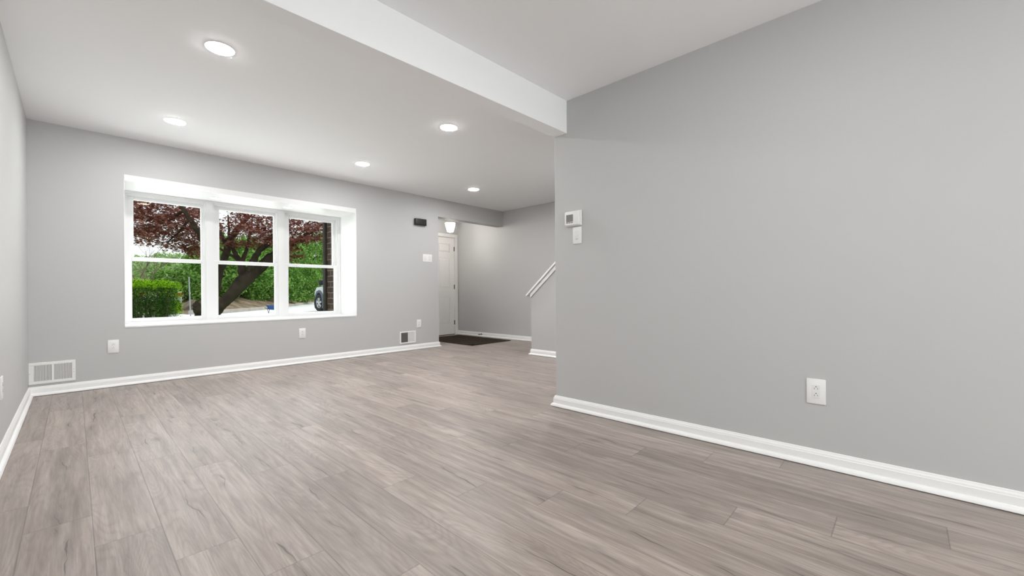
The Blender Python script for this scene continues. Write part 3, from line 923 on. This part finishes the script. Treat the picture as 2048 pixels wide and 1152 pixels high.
MAPLE.append((0.03, -0.55)); MAPLE.append((-0.03, -0.55))
OVAL = [(0, -1), (0.42, -0.4), (0.45, 0.2), (0.0, 1.0), (-0.45, 0.2), (-0.42, -0.4)]
NEEDLE = [(0.0, -1), (0.16, -0.3), (0.10, 0.6), (0.0, 1.0), (-0.10, 0.6), (-0.16, -0.3)]

def rough_branch(q, pts, radii, n=10, j=0.25, seg=4):
    """tube through pts with a little wander"""
    P, R = [], []
    for i in range(len(pts) - 1):
        a, b_ = Vector(pts[i]), Vector(pts[i + 1])
        for s_ in range(seg):
            t_ = s_ / seg
            p = a.lerp(b_, t_)
            if not (i == 0 and s_ == 0):
                rr = radii[i] * j
                p += Vector((random.uniform(-rr, rr), random.uniform(-rr, rr), random.uniform(-rr, rr)))
            P.append(p); R.append(radii[i] * (1 - t_) + radii[i + 1] * t_)
    P.append(Vector(pts[-1])); R.append(radii[-1])
    q.tube(P, R, n)

# the red Japanese maple in front of the bay
TY = 9.4
base_pt = at(397, 655, TY)
maple = tag(empty('maple_tree', (base_pt.x, TY, 0.05)), 'red-leaved maple with a leaning forked trunk right outside the window', 'tree')
o0 = Vector(maple.location)
PXM = 9.75 / F_PX      # metres per pixel at the tree
def brs(lst):
    """(x, y, Ydepth, radius_px) list to local points"""
    return [at(x, y, yy) - o0 for x, y, yy, r_ in lst], [r_ * PXM for x, y, yy, r_ in lst]
q = MB()
def Br(lst, n=10, j=0.2):
    p, r_ = brs(lst); rough_branch(q, p, r_, n, j)
p0 = [Vector((-0.02, 0, -0.1)), Vector((0.02, 0, 0.10))]
mp, mr_ = brs([(404, 648, 9.40, 13), (422, 630, 9.4, 9.5), (437, 615, 9.4, 8.6), (452, 600, 9.4, 8.6), (468, 584, 9.4, 9.5), (486, 564, 9.4, 11.5), (505, 548, 9.4, 9.5), (524, 533, 9.35, 8.5), (540, 516, 9.3, 8.2), (557, 505, 9.2, 7), (580, 491, 9.1, 5), (604, 475, 9.0, 4), (632, 458, 8.9, 2.6), (660, 440, 8.8, 1.2)])
rough_branch(q, p0 + mp, [0.26, 0.20] + mr_, 14, 0.12)
Br([(404, 645, 9.35, 8), (398, 625, 9.3, 6.5), (393, 609, 9.25, 5.5), (391, 603, 9.25, 1.5)], 12)
Br([(486, 560, 9.4, 8), (484, 538, 9.5, 6), (478, 521, 9.6, 4.5), (470, 506, 9.7, 3.6), (462, 492, 9.8, 2.8), (452, 476, 9.9, 1.6)])
Br([(481, 530, 9.5, 4.5), (488, 512, 9.6, 3.2), (494, 498, 9.7, 2.6), (499, 476, 9.8, 2.2), (502, 452, 9.9, 1.5), (506, 425, 10, 0.8)])
Br([(496, 552, 9.4, 8), (503, 532, 9.3, 5.5), (511, 515, 9.3, 5), (520, 500, 9.2, 4), (534, 483, 9.1, 3), (552, 462, 9.0, 1.8)])
Br([(519, 503, 9.25, 2.6), (533, 494, 9.4, 2), (548, 484, 9.5, 1.2)])
Br([(418, 632, 9.45, 7), (428, 600, 9.6, 5.5), (436, 566, 9.7, 5.2), (441, 541, 9.8, 5.2), (448, 517, 9.85, 5.6), (458, 486, 9.9, 5.4), (467, 470, 9.9, 5), (476, 456, 9.9, 4.6), (486, 446, 9.9, 3.5), (500, 432, 9.9, 2.2), (518, 410, 9.9, 1)], 12)
Br([(455, 494, 9.9, 4), (447, 480, 10, 3.8), (438, 463, 10.1, 3.6), (420, 452, 10.1, 3.6), (402, 466, 10.2, 3.4)], 10)
Br([(436, 575, 9.75, 5), (424, 530, 9.4, 4.8), (408, 486, 8.8, 4.6), (394, 460, 8.4, 3.3), (378, 436, 8.15, 3.0), (363, 412, 8.0, 2.5), (350, 385, 7.95, 2.2), (330, 350, 7.9, 1.3)], 10)
Br([(452, 505, 9.85, 2.6), (457, 478, 9.8, 2.2), (458, 455, 9.7, 1.6), (456, 430, 9.6, 1)])
Br([(479, 524, 9.55, 2.2), (467, 513, 9.6, 2.2), (452, 505, 9.7, 2), (438, 496, 9.8, 1.8), (420, 486, 9.9, 1.2)])
Br([(368, 420, 8.1, 2.0), (340, 440, 8.8, 1.6), (312, 452, 8.6, 1.1), (285, 458, 8.4, 0.6)])
Br([(380, 438, 8.2, 1.8), (352, 470, 8.9, 1.2), (335, 485, 8.7, 0.7)])
Br([(590, 485, 9.05, 2.2), (615, 480, 8.8, 1.3), (640, 478, 8.6, 0.7)])
soft(q.build('trunk', BARK, maple), 60)

cl = []
def clump(x0, x1, y0, y1, ya, yb_, n, layers=0):
    """leaf sprays in flattish layers, inside a slanted block of air"""
    for _ in range(n):
        cx_ = random.uniform(x0, x1); cy_ = random.uniform(y0, y1); Yc = random.uniform(ya, yb_)
        c_ = at(cx_, cy_, Yc)
        m_ = random.randint(34, 56)
        rx = random.uniform(0.10, 0.26)
        for __ in range(m_):
            a_ = random.uniform(0, 2 * math.pi); r_ = rx * math.sqrt(random.random())
            cl.append((c_.x + r_ * math.cos(a_), c_.y + r_ * math.sin(a_), c_.z + random.gauss(0, 0.028) - 0.25 * r_ * r_))
# left sash
clump(225, 420, 372, 440, 8.0, 10.6, 135)
clump(235, 360, 430, 470, 8.0, 10.2, 58)
clump(290, 345, 465, 492, 8.2, 9.6, 11)
clump(355, 432, 440, 488, 8.4, 10.4, 42)
clump(378, 420, 488, 520, 8.4, 9.6, 16)
clump(340, 378, 480, 505, 8.4, 9.6, 7)
# middle sash
clump(432, 480, 400, 470, 9.0, 10.6, 9)
clump(472, 570, 395, 470, 8.2, 10.6, 72)
clump(505, 580, 450, 497, 8.2, 10.2, 44)
clump(445, 510, 466, 492, 8.8, 10.2, 13)
# right sash and beyond
clump(560, 690, 400, 462, 7.9, 10.2, 118)
clump(570, 640, 455, 485, 7.9, 9.8, 34)
clump(570, 596, 485, 522, 8.2, 9.6, 12)
clump(240, 690, 330, 395, 7.8, 11.0, 40)
cl = np.array(cl) - np.array(o0)
me = leaf_mesh('foliage', cl, RNG.uniform(0.022, 0.044, len(cl)), MAPLE, 0.42, RNG, 0.25)
mesh_obj('foliage', me, RED_LEAF, maple)['label'] = 'dark red maple leaves'

# clipped yew by the house, left
hc = at(306, 600, 8.3)
yew = tag(empty('hedge', (hc.x, 8.3, 0.05)), 'clipped green yew with bright fresh tips outside the left sash', 'hedge')
hx0, hx1 = at(215, 600, 8.3).x - hc.x, at(353, 600, 8.3).x - hc.x
ht = at(306, 562, 8.3).z - 0.05
q = MB()
for i in range(95):
    x = random.uniform(hx0 + 0.05, hx1 - 0.05); y = random.uniform(-0.4, 0.4)
    bx_ = (x - (hx0 + hx1) / 2) * 0.55 + (hx0 + hx1) / 2
    zt = ht * random.uniform(0.75, 0.95)
    q.tube([(bx_, y * 0.5, 0), ((bx_ + x) / 2 + random.uniform(-0.02, 0.02), y * 0.75, zt * 0.5), (x, y, zt)], [0.011, 0.008, 0.003], 5)
q.build('stems', mat('yew_stem', (0.07, 0.055, 0.035), 0.9), yew)
def yew_pts(n, z0, z1, dens=None):
    out = []
    while len(out) < n:
        x = random.uniform(hx0, hx1); y = random.uniform(-0.5, 0.5); z = random.uniform(z0, z1)
        top = ht * (1.0 + 0.05 * noise.noise(Vector((x * 3, y * 3, 0))) - 0.06 * max(0, (x - hx1 + 0.18) / 0.18) ** 2)
        if z > top: continue
        f_ = z / ht
        taper = 0.70 + 0.30 * min(1, f_ / 0.55)
        xc = (hx0 + hx1) / 2
        if abs(x - xc) > (hx1 - hx0) / 2 * taper + 0.02 * noise.noise(Vector((x * 9, y * 9, z * 9))): continue
        if f_ < 0.62 and random.random() > 0.35 + 0.65 * f_ and x > xc - 0.1: continue
        out.append((x, y, z))
    return np.array(out)
pd = yew_pts(27000, 0.12, ht)
me = leaf_mesh('foliage', pd, RNG.uniform(0.014, 0.027, len(pd)), NEEDLE, 1.1, RNG)
mesh_obj('foliage', me, YEW_DARK, yew)
pt = np.concatenate([yew_pts(11000, ht * 0.90, ht * 1.06), yew_pts(3500, ht * 0.78, ht)])
side = []
for i in range(1600):
    f_ = random.uniform(0.5, 0.95)
    side.append((hx1 - 0.02 + random.uniform(-0.03, 0.05), random.uniform(-0.45, 0.45), ht * f_ * random.uniform(0.95, 1.0)))
pt = np.concatenate([pt, np.array(side)])
me = leaf_mesh('new_growth', pt, RNG.uniform(0.009, 0.018, len(pt)), NEEDLE, 0.9, RNG)
mesh_obj('new_growth', me, YEW_NEW, yew)['label'] = 'bright yellow-green fresh tips'

# woods across the street
def crown_pts(n, rx, ry, rz, z0, lump=0.25, rng=RNG, seed=0):
    d_ = rng.normal(size=(n, 3)); d_ /= np.linalg.norm(d_, axis=1)[:, None]
    rr = rng.uniform(0.45, 1.0, n) ** 0.5
    k = np.array([1 + lump * noise.noise(Vector((v[0] * 2.3 + seed, v[1] * 2.3, v[2] * 2.3))) * 1.6 for v in d_])
    p = d_ * (rr * k)[:, None] * np.array([rx, ry, rz])
    p[:, 2] += z0
    return p
def leafy(name, label, cat, loc, n, rx, ry, rz, z0, size, m, trunk_h, trunk_r, group, seed, stems=1):
    o = tag(empty(name, loc), label, cat, group)
    q = MB()
    for i in range(stems):
        a_ = 2 * math.pi * i / max(1, stems) + seed
        sp = 0.0 if stems == 1 else rx * 0.45
        rough_branch(q, [(0.04 * math.cos(a_), 0.04 * math.sin(a_), -0.3), (sp * 0.4 * math.cos(a_), sp * 0.4 * math.sin(a_), trunk_h * 0.5), (sp * math.cos(a_), sp * math.sin(a_), trunk_h)], [trunk_r, trunk_r * 0.75, trunk_r * 0.3], 7, 0.5)
    if stems == 1:
        for i in range(6):
            a_ = i * 2.4 + seed
            rough_branch(q, [(0, 0, trunk_h * 0.55), (rx * 0.35 * math.cos(a_), ry * 0.35 * math.sin(a_), trunk_h * 0.55 + rz * 0.5), (rx * 0.75 * math.cos(a_), ry * 0.75 * math.sin(a_), trunk_h * 0.55 + rz * 0.9)], [trunk_r * 0.5, trunk_r * 0.3, trunk_r * 0.1], 6, 0.4)
    q.build('trunk' if stems == 1 else 'stem', BARK, o)
    p = crown_pts(n, rx, ry, rz, z0, 0.35, RNG, seed * 3.1)
    me = leaf_mesh('foliage', p, RNG.uniform(size * 0.6, size * 1.25, n), OVAL, 0.75, RNG)
    mesh_obj('foliage', me, m, o)
    return o
def on_bank(px, D):
    d_ = px_ray(px, 590); x, y = d_.x * D, d_.y * D
    return (x, y, bank_z(x, y))
SH = [(436, 19.0, 1.15, 1.15), (482, 20.8, 1.25, 1.2), (522, 22.8, 1.3, 1.3), (560, 25.4, 1.4, 1.4), (598, 29.5, 1.6, 1.6), (637, 36.0, 2.1, 2.0), (398, 28.0, 1.0, 1.0)]
SHL = ['dense green shrub on the bank behind the leaning maple trunk', 'dense green shrub on the bank in the middle of the centre sash', 'dense green shrub on the bank at the right of the centre sash', 'dense green shrub on the bank behind the mullion right of centre', 'dense green shrub on the bank at the left of the right sash', 'dense green shrub on the bank above the white car', 'dense green shrub on the bank right of the thin grey post']
for i, (px, D, rx, rz) in enumerate(SH):
    x, y, z = on_bank(px, D)
    leafy('shrub', SHL[i], 'shrub', (x, y, z), 8000, rx, rx * 0.8, rz, rz * 0.82, 0.075, GREEN_LEAF, rz * 1.1, 0.03, 'green shrubs along the far kerb', i * 1.7 + 0.5, stems=5)
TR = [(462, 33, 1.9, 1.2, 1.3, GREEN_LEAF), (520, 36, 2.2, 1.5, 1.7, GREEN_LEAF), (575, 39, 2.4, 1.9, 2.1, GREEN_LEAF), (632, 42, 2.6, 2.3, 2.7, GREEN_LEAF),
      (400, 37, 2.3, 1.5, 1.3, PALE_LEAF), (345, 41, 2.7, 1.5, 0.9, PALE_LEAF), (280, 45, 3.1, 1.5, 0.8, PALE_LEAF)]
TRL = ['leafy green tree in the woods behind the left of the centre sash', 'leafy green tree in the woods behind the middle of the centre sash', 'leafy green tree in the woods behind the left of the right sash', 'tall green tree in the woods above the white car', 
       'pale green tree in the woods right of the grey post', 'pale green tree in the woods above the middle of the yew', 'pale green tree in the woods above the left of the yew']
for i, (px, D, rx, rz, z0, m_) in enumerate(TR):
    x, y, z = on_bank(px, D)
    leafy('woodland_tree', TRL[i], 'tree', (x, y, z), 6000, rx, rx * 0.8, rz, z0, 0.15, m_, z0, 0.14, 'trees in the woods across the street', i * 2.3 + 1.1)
# a second, taller row behind the first
for i, (px, D, rx, rz, lb) in enumerate([(412, 29.0, 1.5, 1.6, 'tall rounded bush on the bank behind the left mullion'), (457, 24.0, 1.6, 1.75, 'tall rounded bush behind the shrubs at the left of the centre sash'), (503, 26.4, 1.7, 1.9, 'tall rounded bush behind the shrubs in the middle of the centre sash'), (545, 29.0, 1.85, 2.0, 'tall rounded bush behind the shrubs at the right of the centre sash'), (584, 33.0, 2.1, 2.2, 'tall rounded bush behind the shrubs at the left of the right sash'), (622, 39.0, 2.5, 2.5, 'tall rounded bush above the white car in the right sash')]):
    x, y, z = on_bank(px, D)
    leafy('bush', lb, 'bush', (x, y, z), 6500, rx, rx * 0.7, rz, rz * 0.85, 0.09, GREEN_LEAF, rz * 1.1, 0.03, 'second row of bushes on the bank', i * 1.9 + 2.2, stems=5)
# low ground cover shrubs at the left of the bank
for i, (px, D, rx, rz, lb) in enumerate([(350, 28.0, 1.5, 1.2, 'low green bush on the bank right above the yew'), (292, 29.5, 1.8, 1.3, 'low green bush on the bank behind the left part of the yew'), (402, 21.2, 0.55, 0.42, 'small yellow-green bush on the brown bank right of the grey post')]):
    x, y, z = on_bank(px, D)
    leafy('bush', lb, 'bush', (x, y, z), 2200, rx, rx * 0.8, rz, rz * 0.9, 0.11, (GREEN_LEAF, PALE_LEAF, GREEN_LEAF)[i], rz, 0.02, None, i * 1.3 + 4.2, stems=4)
# bare saplings at the left
for i, (px, D, hh, lb) in enumerate([(272, 24, 4.6, 'bare pale sapling at the left edge of the left sash'), (296, 27, 4.2, 'bare pale sapling second from the left in the left sash')]):
    x, y, z = on_bank(px, D)
    o = tag(empty('bare_tree', (x, y, z)), lb, 'tree')
    q = MB()
    random.seed(30 + i)
    def grow(p, d_, L_, r_, lv):
        e_ = p + d_ * L_
        rough_branch(q, [p, p.lerp(e_, 0.5) + Vector((random.uniform(-.05, .05), random.uniform(-.05, .05), 0)) * L_, e_], [r_, r_ * 0.8, r_ * 0.55], 6, 0.4, 2)
        if lv == 0: return
        for k in range(3):
            nd = (d_ + Vector((random.uniform(-.6, .6), random.uniform(-.6, .6), random.uniform(0, .35)))).normalized()
            grow(p.lerp(e_, random.uniform(0.55, 1.0)), nd, L_ * random.uniform(0.55, 0.75), r_ * 0.5, lv - 1)
    grow(Vector((0, 0, -0.3)), Vector((0.05, 0, 1)).normalized(), hh * 0.42, 0.055, 4)
    q.build('trunk', TWIG, o)
random.seed(99)

# thin grey post
x, y = px_ray(380, 628).x, px_ray(380, 628).y
t_ = (GZ + 0.1 - EYE) / px_ray(380, 628).z
pp = (x * t_, y * t_)
GP = mat('galvanised_steel', (0.30, 0.32, 0.36), 0.4, metal=0.2)
po = tag(empty('sign_post', (pp[0], pp[1], 0.04)), 'thin grey metal post standing on the bank right of the yew', 'post')
MB().tube([(0.02, 0, 0), (-0.02, 0, 1.42)], 0.018, 10).build('pole', GP, po)
MB().lathe([(0.022, 1.41), (0.022, 1.43), (0.014, 1.445), (0.0, 1.45)], (-0.02, 0, 0), 'z', 12).build('cap', GP, po)

# ------------------------------------------------------------------ vehicles
CARW = mat('white_car_paint', (0.90, 0.91, 0.93), 0.15, spec=0.6)
FLARE = mat('grey_wheel_arch_plastic', (0.13, 0.15, 0.18), 0.45)
TYRE = mat('tyre_rubber', (0.022, 0.022, 0.024), 0.75)
RIM = mat('silver_rim', (0.68, 0.68, 0.68), 0.35, metal=0.1)
CGLASS = mat('car_glass', (0.05, 0.07, 0.09), 0.05, spec=0.8)
REDL = mat('red_tail_lamp', (0.55, 0.03, 0.02), 0.2)
BLK = mat('car_black_trim', (0.02, 0.022, 0.025), 0.5)

def arc(cy_, cz_, r_, a0, a1, n=14):
    return [(cy_ + r_ * math.cos(a0 + (a1 - a0) * i / n), cz_ + r_ * math.sin(a0 + (a1 - a0) * i / n)) for i in range(n + 1)]
def vehicle(name, label, loc, rz, prof, cab, wheels, wr, half, flare, lamps, steer=0.0, mirror=None):
    """side profile in (y, z); forward is +y"""
    o = tag(empty(name, loc, rz), label, 'car')
    q = MB(); q.prism(prof, 'x', -half, half)
    bmesh.ops.bevel(q.bm, geom=[e_ for e_ in q.bm.edges if e_.calc_face_angle(0) > 0.9], offset=0.06, segments=3, affect='EDGES', clamp_overlap=True)
    soft(q.build('body', CARW, o), 40)
    q = MB()
    top = [(p[0], p[1]) for p in cab]
    A = [q.bm.verts.new((-half + 0.06 + 0.14 * (p[1] - cab[0][1]) / 0.6, p[0], p[1])) for p in top]
    Bv = [q.bm.verts.new((half - 0.06 - 0.14 * (p[1] - cab[0][1]) / 0.6, p[0], p[1])) for p in top]
    n = len(top)
    for i in range(n): q.bm.faces.new((A[i], A[(i + 1) % n], Bv[(i + 1) % n], Bv[i]))
    q.bm.faces.new(A); q.bm.faces.new(list(reversed(Bv)))
    soft(q.build('cabin', CGLASS, o), 30)
    zt = max(p[1] for p in cab); ys = [p[0] for p in cab if p[1] > zt - 0.05]
    MB().box(-half + 0.22, half - 0.22, min(ys) - 0.05, max(ys) + 0.05, zt - 0.03, zt + 0.03, 0.02, 2).build('roof', CARW, o)
    for sx in (-1, 1):
        for i, wy in enumerate(wheels):
            wo = MB().lathe([(wr * 0.62, -0.11), (wr * 0.9, -0.12), (wr, -0.09), (wr, 0.09), (wr * 0.9, 0.12), (wr * 0.62, 0.11), (wr * 0.58, 0.04), (wr * 0.58, -0.04), (wr * 0.62, -0.11)], (0, 0, 0), 'x', 36).build('tyre', TYRE, o, loc=(sx * (half - (0.05 if flare else 0.10)), wy, wr))
            if i == 0 and steer: wo.rotation_euler = (0, 0, steer)
            rq = MB().lathe([(wr * 0.60, -0.09), (wr * 0.60, 0.09), (wr * 0.55, 0.09), (wr * 0.55, -0.09), (wr * 0.60, -0.09)], (0, 0, 0), 'x', 30)
            for k in range(5):
                a_ = k * 2 * math.pi / 5 + 0.3
                for da in (-0.14, 0.14):
                    rq.tube([(sx * 0.085, 0.05 * math.cos(a_), 0.05 * math.sin(a_)), (sx * 0.07, wr * 0.57 * math.cos(a_ + da), wr * 0.57 * math.sin(a_ + da))], 0.028, 6)
            rq.lathe([(0.0, sx * 0.10), (0.06, sx * 0.095), (0.07, sx * 0.06)], (0, 0, 0), 'x', 16)
            rq.build('rim', RIM, wo)
            MB().lathe([(0.0, sx * 0.02), (wr * 0.56, sx * 0.02)], (0, 0, 0), 'x', 24).build('hub_shadow', BLK, wo)
            if flare:
                q = MB()
                oa = arc(wy, wr, wr + 0.18, -0.45, math.pi + 0.45, 22); ia = arc(wy, wr, wr + 0.075, -0.45, math.pi + 0.45, 22)
                q.prism(oa + list(reversed(ia)), 'x', sx * (half - 0.12), sx * (half + 0.045))
                soft(q.build('wheel_arch', FLARE, o), 40)
        MB().box(sx * half - 0.005, sx * half + 0.012, -0.9, 0.25, cab[0][1] - 0.55, cab[0][1] - 0.50).build('side_moulding', BLK, o)
        for (ya, yb_, za, zb, m_) in lamps:
            MB().box(sx * (half - 0.30), sx * (half + 0.008), ya, yb_, za, zb, 0.02, 2).build('lamp', m_, o)
        if mirror:
            my, mz = mirror
            q = MB(); q.box(sx * (half + 0.10) - 0.09, sx * (half + 0.10) + 0.09, my - 0.06, my + 0.06, mz, mz + 0.22, 0.02, 2)
            soft(q.build('wing_mirror', BLK, o))
            MB().tube([(sx * (half - 0.08), my, mz - 0.05), (sx * (half + 0.1), my, mz + 0.03)], 0.03, 8).build('mirror_arm', CARW, o)
    MB().box(-half + 0.08, half - 0.08, prof_min(prof) - 0.03, prof_max(prof) + 0.03, 0.32, 0.48, 0.03, 2).build('bumper', BLK, o)
    return o
def prof_min(p): return min(a[0] for a in p)
def prof_max(p): return max(a[0] for a in p)
# off-road style car in the driveway: only its front end clears the brick corner
WR = 0.36
rear_w, front_w = -1.5, 1.5
prof = [(-2.15, 0.42), (rear_w - WR - 0.12, 0.42)] + list(reversed(arc(rear_w, WR, WR + 0.10, 0.15, math.pi - 0.15))) + [(front_w - WR - 0.12, 0.42)] + list(reversed(arc(front_w, WR, WR + 0.10, 0.15, math.pi - 0.15))) + [(2.0, 0.45), (2.06, 0.62), (2.02, 0.90), (1.86, 1.02), (0.75, 1.07), (-2.12, 1.07)]
cab = [(0.75, 1.05), (0.35, 1.72), (-1.9, 1.74), (-2.1, 1.05)]
fx, fy = 7.16, 18.0
ang = -math.radians(3.5)
hx_, hy_ = -math.sin(ang), math.cos(ang)
half_ = 0.92
cxv = fx + half_ * math.cos(ang) - hx_ * front_w; cyv = fy + half_ * math.sin(ang) - hy_ * front_w
vehicle('car', 'white car with grey wheel arch parked beyond the downspout', (cxv, cyv, GZ + 0.01), ang, prof, cab, (front_w, rear_w), WR, half_, True,
        [(1.90, 2.035, 0.70, 0.86, RIM), (-2.16, -2.05, 0.75, 1.0, REDL)], steer=0.20, mirror=(0.98, 1.10))
# small white car behind the yew
prof2 = [(-1.98, 0.36), (-1.75, 0.30)] + list(reversed(arc(-1.22, 0.31, 0.37, 0.1, math.pi - 0.1))) + list(reversed(arc(1.22, 0.31, 0.37, 0.1, math.pi - 0.1))) + [(1.85, 0.30), (2.0, 0.45), (1.95, 0.66), (1.1, 0.84), (-1.9, 0.90), (-2.02, 0.70)]
cab2 = [(0.95, 0.82), (0.25, 1.32), (-1.35, 1.34), (-1.85, 0.86)]
d_ = px_ray(313, 600)
cx2, cy2 = d_.x * 20.0, d_.y * 20.0
vehicle('car', 'small white car with red tail lamp half hidden behind the yew', (cx2, cy2, GZ + 0.01), math.radians(-4), prof2, cab2, (1.22, -1.22), 0.31, 0.82, False,
        [(-2.03, -1.90, 0.66, 0.84, REDL), (1.88, 1.99, 0.55, 0.68, RIM)], mirror=(0.62, 0.86))

# blue wheelbarrow on the street
d_ = px_ray(549, 620)
D = 16.6
wb = tag(empty('wheelbarrow', (d_.x * D, d_.y * D, GZ), YAW), 'blue wheelbarrow with black handles on the street behind the mullion', 'wheelbarrow')
BLUE = mat('blue_tray_paint', (0.012, 0.07, 0.24), 0.35)
q = MB()
ot = [(-0.34, -0.26), (0.36, -0.22), (0.36, 0.22), (-0.34, 0.26)]; ib = [(-0.20, -0.17), (0.20, -0.15), (0.20, 0.15), (-0.20, 0.17)]
T_ = [q.bm.verts.new((x, y, 0.44)) for x, y in ot]; Bo = [q.bm.verts.new((x, y, 0.20)) for x, y in ib]
Ti = [q.bm.verts.new((x * 0.95, y * 0.95, 0.44)) for x, y in ot]; Bi = [q.bm.verts.new((x * 0.95, y * 0.95, 0.215)) for x, y in ib]
for k in range(4):
    j = (k + 1) % 4
    q.bm.faces.new((T_[k], T_[j], Bo[j], Bo[k])); q.bm.faces.new((Ti[j], Ti[k], Bi[k], Bi[j])); q.bm.faces.new((T_[j], T_[k], Ti[k], Ti[j]))
q.bm.faces.new(Bo); q.bm.faces.new(list(reversed(Bi)))
q.build('tray', BLUE, wb)
wb.scale = (0.78, 0.78, 0.72)
for sy in (-1, 1):
    MB().tube([(0.42, sy * 0.05, 0.16), (0.0, sy * 0.17, 0.20), (-0.36, sy * 0.24, 0.28), (-0.46, sy * 0.25, 0.31)], 0.016, 8).build('handle', BLK, wb)
    MB().tube([(-0.12, sy * 0.19, 0.22), (-0.18, sy * 0.2, 0.0), (-0.30, sy * 0.21, 0.27)], 0.012, 8).build('leg', BLK, wb)
MB().lathe([(0.05, -0.035), (0.14, -0.04), (0.16, -0.02), (0.16, 0.02), (0.14, 0.04), (0.05, 0.035)], (0.42, 0, 0.16), 'y', 28).build('wheel', TYRE, wb)
